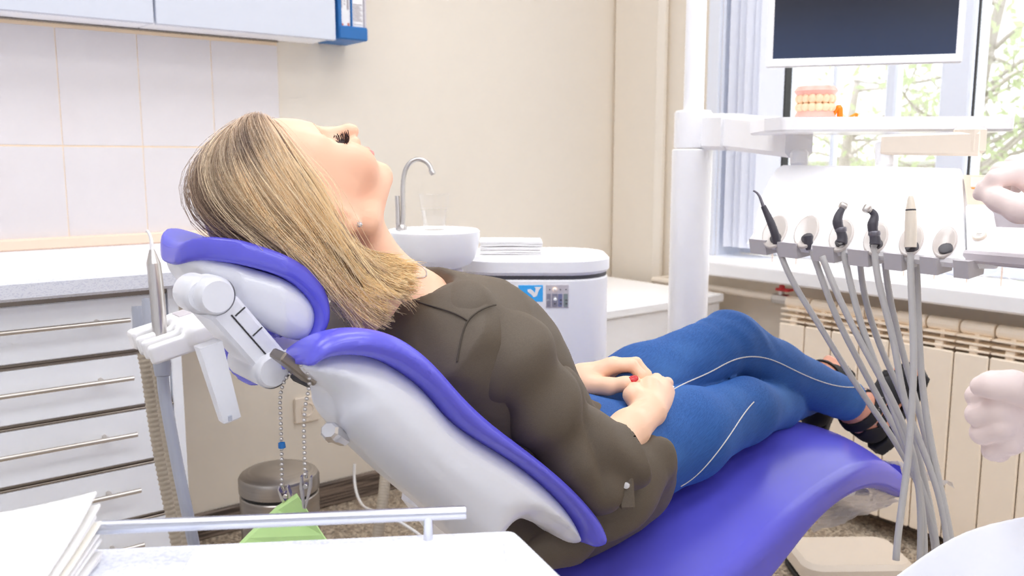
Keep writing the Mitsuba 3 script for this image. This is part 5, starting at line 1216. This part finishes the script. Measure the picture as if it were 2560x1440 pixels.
# ---- jeans
def f_left(p): return smin(chain(p, [LH, LH + (LK - LH) * .5 + [0, 0, .004], LK], [.085, .076, .064], .03), chain(p, [LK + [.004, 0, -.004], LK + (LA - LK) * .35 + np.array([.0, -.004, -.010]), LA - (LA - LK) * .06], [.062, .056, .046], .02), .02)
def f_right(p): return smin(chain(p, [RH, RH + (RK - RH) * .5 + [0, -.004, .002], RK], [.090, .077, .056], .03), chain(p, [RK, RK + (RA - RK) * .4 + np.array([0, 0, -.002]), RA], [.055, .050, .042], .02), .03)
def f_jeans(p):
    dl, dr_ = f_left(p), f_right(p)
    wr = .0030 * nz(p, 26, 2) + .0022 * np.sin(p[:, 0] * 130 + p[:, 2] * 60 + 4 * nz(p, 14, 4)) * np.exp(-(np.linalg.norm(p - LK, axis=1) / .09) ** 2) + .003 * np.sin((p - LA) @ ((LA - LK) / np.linalg.norm(LA - LK)) * 210 + 3 * nz(p, 18, 4)) * np.exp(-(np.linalg.norm(p - LA, axis=1) / .055) ** 2)
    pel = ell(p, [.93, YC, .655], (.12, .175, .10))
    return smin(np.minimum(dl, dr_) , pel, .03) + wr
jm_ = mesh_of(f_jeans, [.78, .80, .50], [1.80, 1.28, .90], .0046)
jm_ = soften(jm_, 2)
part(pt, 'jeans', jm_, 'm_denim', True)
jn = f'{pt}__jeans'
for pts, r_ in (([(1672, 982), (1720, 955), (1780, 928), (1830, 902), (1872, 892), (1920, 897), (1985, 925), (2050, 953), (2100, 966), (2140, 968)], .0012), ([(1702, 1216), (1745, 1185), (1790, 1135), (1830, 1080), (1860, 1035), (1885, 1005)], .0011)):
    m = seam(pts, f_jeans, r_, .0005)
    if m is not None: sub(jn, 'stitching', m, 'm_stitch', True, 'pale stitched side seam')
la_ = (LA - LK) / np.linalg.norm(LA - LK); hem_c = LA - (LA - LK) * .0
ring_ = []
uu = np.cross(la_, [0, 1.0, 0]); uu /= np.linalg.norm(uu); ww = np.cross(la_, uu)
for k in range(70):
    t_ = k / 70 * 2 * np.pi; a_ = hem_c + la_ * .038 + (uu * math.cos(t_) + ww * math.sin(t_)) * .044
    ring_.append(tube([a_ - la_ * .003, a_ + la_ * rng.uniform(.002, .012) + rng.normal(0, .002, 3)], .0007, 4))
sub(jn, 'frayed_hem', cat_(ring_), 'm_stitch', False, 'frayed pale hem', stuff=True)

# ---- sandals
def sandal(F, sgn):
    an, he, ba, to = F; ax = (to - he) / np.linalg.norm(to - he); side = np.cross(ax, an - he); side /= np.linalg.norm(side); top = np.cross(side, ax); top *= np.sign(top @ (an - he))
    ff = lambda p: f_foot(p, F, sgn)
    def f_sole(p):
        q = p - he; s = q @ ax; w = np.abs(q @ side); h = q @ top; L = np.linalg.norm(to - he)
        hw_ = np.interp(s, [-.035, -.01, .06, L * .7, L, L + .018], [.012, .030, .028, .042, .036, .012])
        base = -.030 - .0 * s
        th_ = np.interp(s, [-.035, .06, L], [.032, .020, .018])
        return np.maximum(np.maximum(w - hw_, np.abs(h - base + th_ / 2) - th_ / 2), np.maximum(-.036 - s, s - L - .02)) * .8
    def f_strap(p):
        q = p - he; s = q @ ax; h = q @ top; L = np.linalg.norm(to - he)
        d = np.abs(ff(p) - .002) - .0026
        band = np.minimum(np.maximum(.46 * L - s, s - .86 * L), np.minimum(np.abs((p - an) @ ((an - he) / np.linalg.norm(an - he)) - .004) - .012, np.maximum(s - .006, -.05 - s) + np.clip(h - .012, 0, 1)))
        band = np.minimum(band, np.maximum(np.abs(h - (.012 - .1 * (s - .06))) - .010, np.maximum(s - L * .5, -s)))
        return np.maximum(d, band)
    lo, hi = he - .14, he + [.30, .14, .30]
    lo2, hi2 = np.minimum.reduce(F) - .075, np.maximum.reduce(F) + .075
    return soften(mesh_of(f_sole, lo2, hi2, .003), 2), soften(mesh_of(f_strap, lo2, hi2, .0021), 2)
for F, sg_, lab in ((LF, 1, 'black sandal on the foot nearer the radiator'), (RF, -1, 'black sandal')):
    so_, st_ = sandal(F, sg_); k = part(pt, 'sandal', so_, 'm_sole', 30); sub(k, 'strap', st_, 'm_strap', True)

# ---- hair: guides from the parting over the near side down to the shoulder, mirrored thinly on the far side
def gp(*rows): return [at(x, y, Y=Y) for x, y, Y in rows]
G = [gp((672, 302, 1.035), (702, 346, .985), (744, 404, .957), (792, 470, .948), (812, 540, .946), (850, 620, .944), (940, 680, .938), (1036, 722, .945)),
     gp((660, 290, 1.04), (690, 345, .980), (738, 425, .950), (790, 505, .936), (832, 575, .932), (884, 655, .930), (950, 722, .922), (1030, 762, .925)),
     gp((645, 286, 1.045), (650, 350, .978), (690, 435, .948), (752, 530, .932), (808, 608, .924), (866, 690, .916), (928, 762, .912), (1000, 806, .915)),
     gp((630, 286, 1.05), (605, 360, .985), (632, 445, .950), (700, 540, .932), (772, 622, .922), (840, 712, .912), (898, 786, .908), (970, 832, .912)),
     gp((618, 292, 1.055), (565, 370, 1.00), (575, 460, .962), (645, 550, .942), (730, 616, .930), (816, 698, .916), (878, 788, .912), (940, 846, .915)),
     gp((608, 300, 1.06), (530, 385, 1.02), (520, 480, .985), (592, 552, .958), (692, 604, .942), (804, 672, .926), (860, 768, .92), (912, 846, .92)),
     gp((600, 308, 1.07), (514, 402, 1.035), (494, 492, 1.01), (546, 554, .988), (652, 590, .96), (776, 646, .938), (850, 746, .932), (890, 842, .93)),
     gp((595, 312, 1.09), (508, 410, 1.06), (484, 500, 1.04), (516, 556, 1.03), (612, 580, .995), (742, 622, .965), (838, 712, .950), (852, 836, .94))]
GU = np.array([spline(g, 40) for g in G])                       # (8, 40, 3)
from scipy.interpolate import interp1d
su8 = np.linspace(0, 1, len(G)); GS = CubicSpline(su8, GU, axis=0)
def surf(s): return GS(s)                                        # (..., 40, 3)
nS = 48; ss_ = np.linspace(-.0, 1, nS); GR = surf(ss_)           # outer surface grid
du, dv = np.gradient(GR, axis=(0, 1)); NRM = np.cross(du, dv); NRM /= np.linalg.norm(NRM, axis=2, keepdims=True) + 1e-9
NRM *= np.sign((NRM * (EYE - GR)).sum(-1).mean())
# base volume: cap on the skull and a thick mat under the outer strands
def hair_cols(n_t, dark, tone):
    """root to tip: ash brown to golden blonde."""
    t_ = np.linspace(0, 1, n_t)[:, None]
    root, mid, tip = np.array(lin(190, 166, 144)), np.array(lin(247, 227, 190)), np.array(lin(252, 227, 174))
    c = np.where(t_ < .4, root + (mid - root) * (t_ / .4), mid + (tip - mid) * ((t_ - .4) / .6))
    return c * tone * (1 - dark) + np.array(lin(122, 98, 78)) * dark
g0_, g1_ = int(.07 * nS), nS; GRm, NRMm = GR[g0_:, 2:35], NRM[g0_:, 2:35]; inner = GRm - NRMm * .030
N1 = GRm.reshape(-1, 3) - NRMm.reshape(-1, 3) * .007; N2 = inner.reshape(-1, 3); nT = GRm.shape[1]; nM = len(GRm)
a_ = (np.arange(nM - 1)[:, None] * nT + np.arange(nT - 1)[None]).ravel(); q_ = np.stack([a_, a_ + nT, a_ + nT + 1, a_ + 1], 1); K_ = len(N1)
bd = np.r_[np.arange(nT), np.arange(1, nM) * nT + nT - 1, ((nM - 1) * nT + np.arange(nT))[::-1][1:], (np.arange(nM) * nT)[::-1][1:-1]]
sd_ = np.stack([bd, np.roll(bd, -1), np.roll(bd, -1) + K_, bd + K_], 1); Q = np.vstack([q_, q_[:, ::-1] + K_, sd_])
mat = trimesh.Trimesh(np.vstack([N1, N2]), np.vstack([Q[:, [0, 1, 2]], Q[:, [0, 2, 3]]]), process=False)
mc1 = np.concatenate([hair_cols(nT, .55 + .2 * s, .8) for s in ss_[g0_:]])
def f_cap(p):
    L = HD.loc(p); M = np.c_[L[:, :2], np.abs(L[:, 2])]
    d = ell(M, (.138, -.078, 0), (.098, .098, .083))
    face = np.maximum(L[:, 1] - (-.020 - .35 * (L[:, 0] - .19) * 0) - .9 * np.clip(L[:, 0] - .165, -.2, .06), -1)
    return smax(d, (L[:, 1] + .012) - .95 * (L[:, 0] - .185), .006)
cap = mesh_of(f_cap, [.33, .90, .90], [.66, 1.18, 1.24], .004)
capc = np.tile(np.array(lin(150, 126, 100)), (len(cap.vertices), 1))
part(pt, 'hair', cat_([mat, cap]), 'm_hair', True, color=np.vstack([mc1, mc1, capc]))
def strands(n, seed, spread, rad, lift, wild=0.0, smin_=-.02, smax_=1.0, t0=(0, .05), t1=(.86, 1.0)):
    r = np.random.default_rng(seed); V, Fc, C = [], [], []; m = 20; TNG = du / (np.linalg.norm(du, axis=2, keepdims=True) + 1e-9); sides = 3; off = 0
    K9 = 64; clump = r.uniform(0, 1, K9); cl_off = r.normal(0, 1, (K9, 2)); cl_tone = r.uniform(.76, 1.22, K9); cl_dark = np.clip(r.normal(.04, .26, K9), 0, .85); cl_end = r.uniform(.78, 1.0, K9); cl_curl = r.normal(0, 1, K9); cl_ph = r.uniform(0, 6.3, K9)
    S_ = r.uniform(smin_, smax_, n)
    for s in S_:
        k = np.argmin(np.abs(clump - s)); s_c = s + (clump[k] - s) * .6
        te_ = r.uniform(*t1) * (cl_end[k] if t1[0] > .8 else 1); tt = np.linspace(r.uniform(*t0), te_, m)
        sA = np.clip(s + (s_c - s) * tt + r.normal(0, .012) + wild * r.normal(0, .03) * tt ** 2, -.03, 1.03)
        g = surf(np.clip(sA, 0, 1)); idx_ = tt * 39; i0 = np.minimum(idx_.astype(int), 38); fr_ = (idx_ - i0)[:, None]
        p = g[np.arange(m), i0] * (1 - fr_) + g[np.arange(m), i0 + 1] * fr_
        si = np.clip((np.clip(sA, 0, 1) * (nS - 1)).astype(int), 0, nS - 1); nn2 = NRM[si, i0]
        h = lift[0] + (lift[1] - lift[0]) * r.uniform() + .0024 * cl_off[k, 0] * np.sin(tt * 5 + cl_off[k, 1] * 3) * np.sin(np.pi * tt)
        p = p + nn2 * (h * np.sin(np.pi * np.clip(tt * .9 + .08, 0, 1)) ** .5)[:, None]
        p = p + TNG[si, i0] * ((.0055 * np.sin(tt * 8 + cl_ph[k]) + .0025 * np.sin(tt * 17 + 2 * cl_ph[k])) * np.clip(tt * 1.6, 0, 1) * np.sin(np.pi * np.clip(s * .9 + .06, 0, 1)))[:, None]
        p = p + nn2 * (.006 * cl_curl[k] * np.clip((tt - .6) / .4, 0, 1) ** 2 * np.sin(tt * 9 + cl_curl[k]))[:, None] + np.array([.010, 0, .012]) * (np.clip((tt - .72) / .28, 0, 1) ** 2 * abs(cl_curl[k]) * 1.2)[:, None]
        if wild: p = p + nn2 * (np.abs(r.normal(0, wild * .012)) * np.sin(tt * np.pi))[:, None] + r.normal(0, wild * .0035, 3) * np.sin(tt * r.uniform(2, 6) + r.uniform(0, 6))[:, None] * tt[:, None]
        else: p = p + r.normal(0, .0012, 3) * np.sin(tt * r.uniform(3, 8) + r.uniform(0, 6))[:, None] * tt[:, None]
        p[:, :] += (r.normal(0, spread, 3) * np.sin(tt * np.pi * .5)[:, None] ** 2)
        for _ in range(3): p[1:-1] = .25 * p[:-2] + .5 * p[1:-1] + .25 * p[2:]
        w = rad * r.uniform(.7, 1.25) * np.clip(np.minimum(tt * 12 + .4, (1.02 - tt) * 6 + .25), .2, 1)
        t_ = np.gradient(p, axis=0); t_ /= np.linalg.norm(t_, axis=1, keepdims=True) + 1e-9
        b1 = np.cross(t_, nn2); b1 /= np.linalg.norm(b1, axis=1, keepdims=True) + 1e-9; b2 = np.cross(t_, b1)
        an_ = np.arange(sides) * 2 * np.pi / sides + .5
        v = p[:, None] + w[:, None, None] * (np.cos(an_)[None, :, None] * b1[:, None] + np.sin(an_)[None, :, None] * b2[:, None])
        V.append(v.reshape(-1, 3)); i_, j_ = np.meshgrid(np.arange(m - 1), np.arange(sides), indexing='ij')
        q4 = np.stack([i_ * sides + j_, i_ * sides + (j_ + 1) % sides, (i_ + 1) * sides + (j_ + 1) % sides, (i_ + 1) * sides + j_], -1).reshape(-1, 4) + off
        Fc.append(np.vstack([q4[:, [0, 1, 2]], q4[:, [0, 2, 3]]])); off += m * sides
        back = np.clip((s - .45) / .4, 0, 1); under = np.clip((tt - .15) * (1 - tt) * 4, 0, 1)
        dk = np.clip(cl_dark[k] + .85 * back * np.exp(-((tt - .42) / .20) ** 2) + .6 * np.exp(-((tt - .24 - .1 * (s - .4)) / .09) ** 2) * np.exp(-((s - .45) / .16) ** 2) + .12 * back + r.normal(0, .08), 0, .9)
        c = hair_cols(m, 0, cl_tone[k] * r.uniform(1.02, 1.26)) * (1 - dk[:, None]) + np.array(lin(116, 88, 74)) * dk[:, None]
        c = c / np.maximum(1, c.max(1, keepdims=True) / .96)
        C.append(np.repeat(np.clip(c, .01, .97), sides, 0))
    return trimesh.Trimesh(np.vstack(V), np.vstack(Fc), process=False), np.vstack(C)
hs1, hc1 = strands(13000, 11, .0026, .00038, (-.007, .003))
hs2, hc2 = strands(420, 12, .004, .00028, (.001, .006), .8, t1=(.75, 1.0))
G = [gp((806, 500, .950), (846, 560, .942), (884, 612, .938), (926, 636, .938), (974, 646, .945), (1012, 664, .952), (1034, 700, .955)),
     gp((800, 505, .946), (842, 580, .936), (888, 640, .932), (940, 672, .932), (986, 684, .940), (1022, 706, .948), (1044, 742, .950)),
     gp((795, 512, .944), (838, 600, .930), (886, 674, .925), (938, 716, .925), (984, 736, .932), (1018, 762, .940), (1030, 800, .942))]
GU = np.array([spline(g, 40) for g in G]); GS = CubicSpline(np.linspace(0, 1, 3), GU, axis=0)
GR = surf(ss_); du, dv = np.gradient(GR, axis=(0, 1)); NRM = np.cross(du, dv); NRM /= np.linalg.norm(NRM, axis=2, keepdims=True) + 1e-9
NRM *= np.sign((NRM * (EYE - GR)).sum(-1).mean())
hs3, hc3 = strands(1500, 13, .003, .00036, (-.002, .005), smin_=0, t0=(0, .2), t1=(.82, 1.0))
hs2, hc2 = cat_([hs2, hs3]), np.vstack([hc2, hc3])
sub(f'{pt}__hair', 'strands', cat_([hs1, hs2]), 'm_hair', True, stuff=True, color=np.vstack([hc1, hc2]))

# ------------------------------------------------------------------ the dentist at the right edge
dn = thing('person', 'seated dentist at the right edge in white clothes and pale gloves', 'person')
def f_glove_low(p):     # a loose fist, knuckles to the left
    D = .93; J = lambda x, y, dd=0.0: at(x, y, d=D + dd)
    W_ = J(2625, 1030, .02)
    d = cone(p, J(2760, 1010, .03), W_, .034, .030)
    for (x, y, dd) in ((2500, 985, -.010), (2500, 1025, -.016), (2505, 1065, -.012), (2525, 1105, -.004)): d = smin(d, cone(p, W_ + (J(x, y, dd) - W_) * .2, J(x, y, dd), .024, .0140), .012)
    f = None
    for pts, rr in (([(2492, 978, -.012), (2446, 990, .004), (2462, 1006, .034), (2500, 1012, .045)], (.0132, .0124, .0105, .009)), ([(2494, 1022, -.018), (2446, 1036, .0), (2466, 1050, .034), (2505, 1050, .042)], (.0138, .0125, .0108, .009)),
                    ([(2500, 1064, -.014), (2456, 1082, .004), (2476, 1092, .034), (2510, 1086, .040)], (.0132, .0120, .0104, .009)), ([(2522, 1106, -.004), (2482, 1126, .010), (2498, 1132, .034), (2525, 1118, .040)], (.0120, .0105, .0095, .008))):
        c = chain(p, [J(*q_) for q_ in pts], rr, .004); f = c if f is None else np.minimum(f, c)
    d = smin(d, f, .004)
    t = chain(p, [J(2600, 990, -.020), J(2530, 965, -.034), J(2482, 962, -.030), J(2452, 966, -.020)], [.020, .0150, .0128, .0105], .008)
    return smin(d, t, .006)
def f_glove_up(p):
    D = 1.14; J = lambda x, y, dd=0.0: at(x, y, d=D + dd)
    W_ = J(2690, 510, -.03)
    d = cone(p, J(2830, 560, -.04), W_, .034, .030)
    for (x, y, dd) in ((2548, 432, .0), (2570, 425, .02), (2590, 430, .04), (2605, 445, .055)): d = smin(d, cone(p, W_ + (J(x, y, dd) - W_) * .15, J(x, y, dd), .026, .0155), .012)
    f = chain(p, [J(2548, 434, -.002), J(2490, 446, .006), J(2462, 470, .016), J(2448, 486, .026)], (.0140, .0118, .0100, .0082), .004)
    f = np.minimum(f, chain(p, [J(2565, 424, .02), J(2502, 428, .030), J(2474, 458, .042), J(2470, 482, .045)], (.0140, .0120, .0102, .0085), .004))
    f = np.minimum(f, chain(p, [J(2590, 425, .04), J(2535, 410, .055), J(2510, 440, .065), J(2510, 470, .065)], (.0135, .0115, .0100, .0085), .004))
    f = np.minimum(f, chain(p, [J(2605, 440, .055), J(2560, 418, .075), J(2540, 446, .08), J(2540, 470, .08)], (.012, .0105, .0090, .008), .004))
    d = smin(d, f, .004)
    t = chain(p, [J(2620, 520, -.035), J(2550, 522, -.022), J(2498, 500, -.004), J(2462, 484, .016)], [.022, .0175, .0142, .0100], .008)
    return smin(d, t, .006)
gl = mesh_of(f_glove_low, at(2560, 1050, d=.93) - .19, at(2560, 1050, d=.93) + .19, .0024)
gu = mesh_of(f_glove_up, at(2560, 480, d=1.14) - .19, at(2560, 480, d=1.14) + .19, .0026)
part(dn, 'glove', gl, 'm_glove', True, 'pale latex glove on the lower hand'); part(dn, 'glove', gu, 'm_glove', True, 'pale latex glove on the raised hand')
# body off the right edge: a seated figure, its near thigh reaching into the picture
KN = at(2180, 1672, d=1.02); HP_ = at(2960, 1500, d=.86); KN2 = KN + np.array([.10, -.30, 0]); HP2 = HP_ + np.array([.06, -.20, 0])
FT, FT2 = KN + np.array([-.02, .06, -.40]), KN2 + np.array([0, .06, -.40]); FT[2] = FT2[2] = .09
SH = HP_ * .5 + HP2 * .5 + np.array([-.02, -.02, .46]); SHl, SHr = SH + np.array([-.02, .19, 0]), SH + np.array([.06, -.19, 0])
def f_trous(p):
    d = None
    for h_, k2, f2 in ((HP_, KN, FT), (HP2, KN2, FT2)):
        c = chain(p, [h_, h_ + (k2 - h_) * .5, k2, k2 + (f2 - k2) * .5, f2], [.112, .105, .080, .062, .055], .03); d = c if d is None else smin(d, c, .02)
    return d + .006 * nz(p, 9, 3) + .004 * np.sin(p[:, 0] * 40 + p[:, 1] * 55 + 4 * nz(p, 7, 1))
tj = mesh_of(f_trous, np.minimum(np.minimum(HP_, HP2), np.minimum(FT, FT2)) - .2, np.maximum(np.maximum(HP_, HP2), np.maximum(KN, KN2)) + .2, .009)
part(dn, 'trousers', tj, 'm_coat', True)
W1, W2 = at(2740, 1015, d=.95), at(2840, 560, d=1.10)
E1, E2 = (SHl + W1) / 2 + np.array([.02, .0, -.12]), (SHl + W2) / 2 + np.array([.0, .05, -.06]); E1 = (SHr + W1) / 2 + np.array([-.05, -.0, -.12])
hipm = (HP_ + HP2) / 2
def f_coat(p):
    d = chain(p, [hipm + [0, 0, .02], hipm * .5 + SH * .5, SH + [0, 0, -.10]], [.155, .150, .150], .06)
    d = smin(d, cone(p, SHl + [0, 0, -.05], SHr + [0, 0, -.05], .075, .075), .05)
    d = smin(d, chain(p, [SHl + [0, 0, -.05], E2, W2], [.068, .052, .044], .03), .03); d = smin(d, chain(p, [SHr + [0, 0, -.05], E1, W1], [.068, .052, .044], .03), .03)
    return d + .006 * nz(p, 12, 5)
lo_, hi_ = np.minimum.reduce([hipm, SHl, SHr, W1, W2, E1, E2]) - .2, np.maximum.reduce([hipm, SHl, SHr, W1, W2, E1, E2]) + .2
part(dn, 'coat', mesh_of(f_coat, lo_, hi_, .010), 'm_coat', True)
look = np.array([.35, 1.0, .55]) - (SH + [0, 0, .18]); look[2] = 0; look /= np.linalg.norm(look)
HD2 = Head(SH + np.array([0, 0, .075]) + look * .07, (0, 0, 1), look)
nk2 = lambda p: chain(p, [SH + [0, 0, -.06], HD2.W(.03, -.075)], [.060, .050], .02)
f_d = lambda p: smin(HD2.sdf(p), nk2(p), .02)
hd2m = mesh_of(f_d, HD2.W(.1, -.05) - .22, HD2.W(.1, -.05) + .20, .005)
part(dn, 'body', hd2m, 'm_skin', True, color=HD2.colors(np.asarray(hd2m.vertices), np.array(lin(232, 190, 160)), LIP, BROW * .6))
def f_cap2(p):
    L = HD2.loc(p); M = np.c_[L[:, :2], np.abs(L[:, 2])]; return smax(ell(M, (.138, -.072, 0), (.096, .10, .084)), L[:, 1] + .018 - .6 * (L[:, 0] - .185), .006)
cp2 = mesh_of(f_cap2, HD2.W(.13, -.07) - .16, HD2.W(.13, -.07) + .16, .006)
part(dn, 'hair', cp2, 'm_hair', True, color=np.tile(np.array(lin(90, 66, 50)), (len(cp2.vertices), 1)))
for f2, k2 in ((FT, KN), (FT2, KN2)):
    dr3 = np.array([-.55, .83, 0]) ; part(dn, 'shoe', cat_([trimesh.convex.convex_hull(np.vstack([f2 + dr3 * a_ + np.cross(dr3, [0, 0, 1]) * s * w_ + np.array([0, 0, z_]) for a_, w_ in ((-.08, .03), (.02, .04), (.12, .042), (.18, .02)) for s in (-1, 1) for z_ in ((-.09 + .0), (-.03 if a_ > .1 else .03))]))]), 'm_white')
stl = thing('stool', 'round grey stool under the seated dentist', 'stool')
sb = hipm.copy(); zs = sb[2] - .155
part(stl, 'seat', lathe([(0, zs - .07), (.17, zs - .07), (.19, zs - .05), (.19, zs - .015), (.17, zs), (0, zs)], [sb[0], sb[1], 0], sides=40), 'm_grey_block', 40)
part(stl, 'column', lathe([(.028, .06), (.028, zs - .07)], [sb[0], sb[1], 0], sides=20), 'm_chrome', 40)
part(stl, 'base', lathe([(0, 0), (.22, 0), (.22, .02), (.05, .06), (0, .06)], [sb[0], sb[1], 0], sides=40), 'm_chrome', 40)
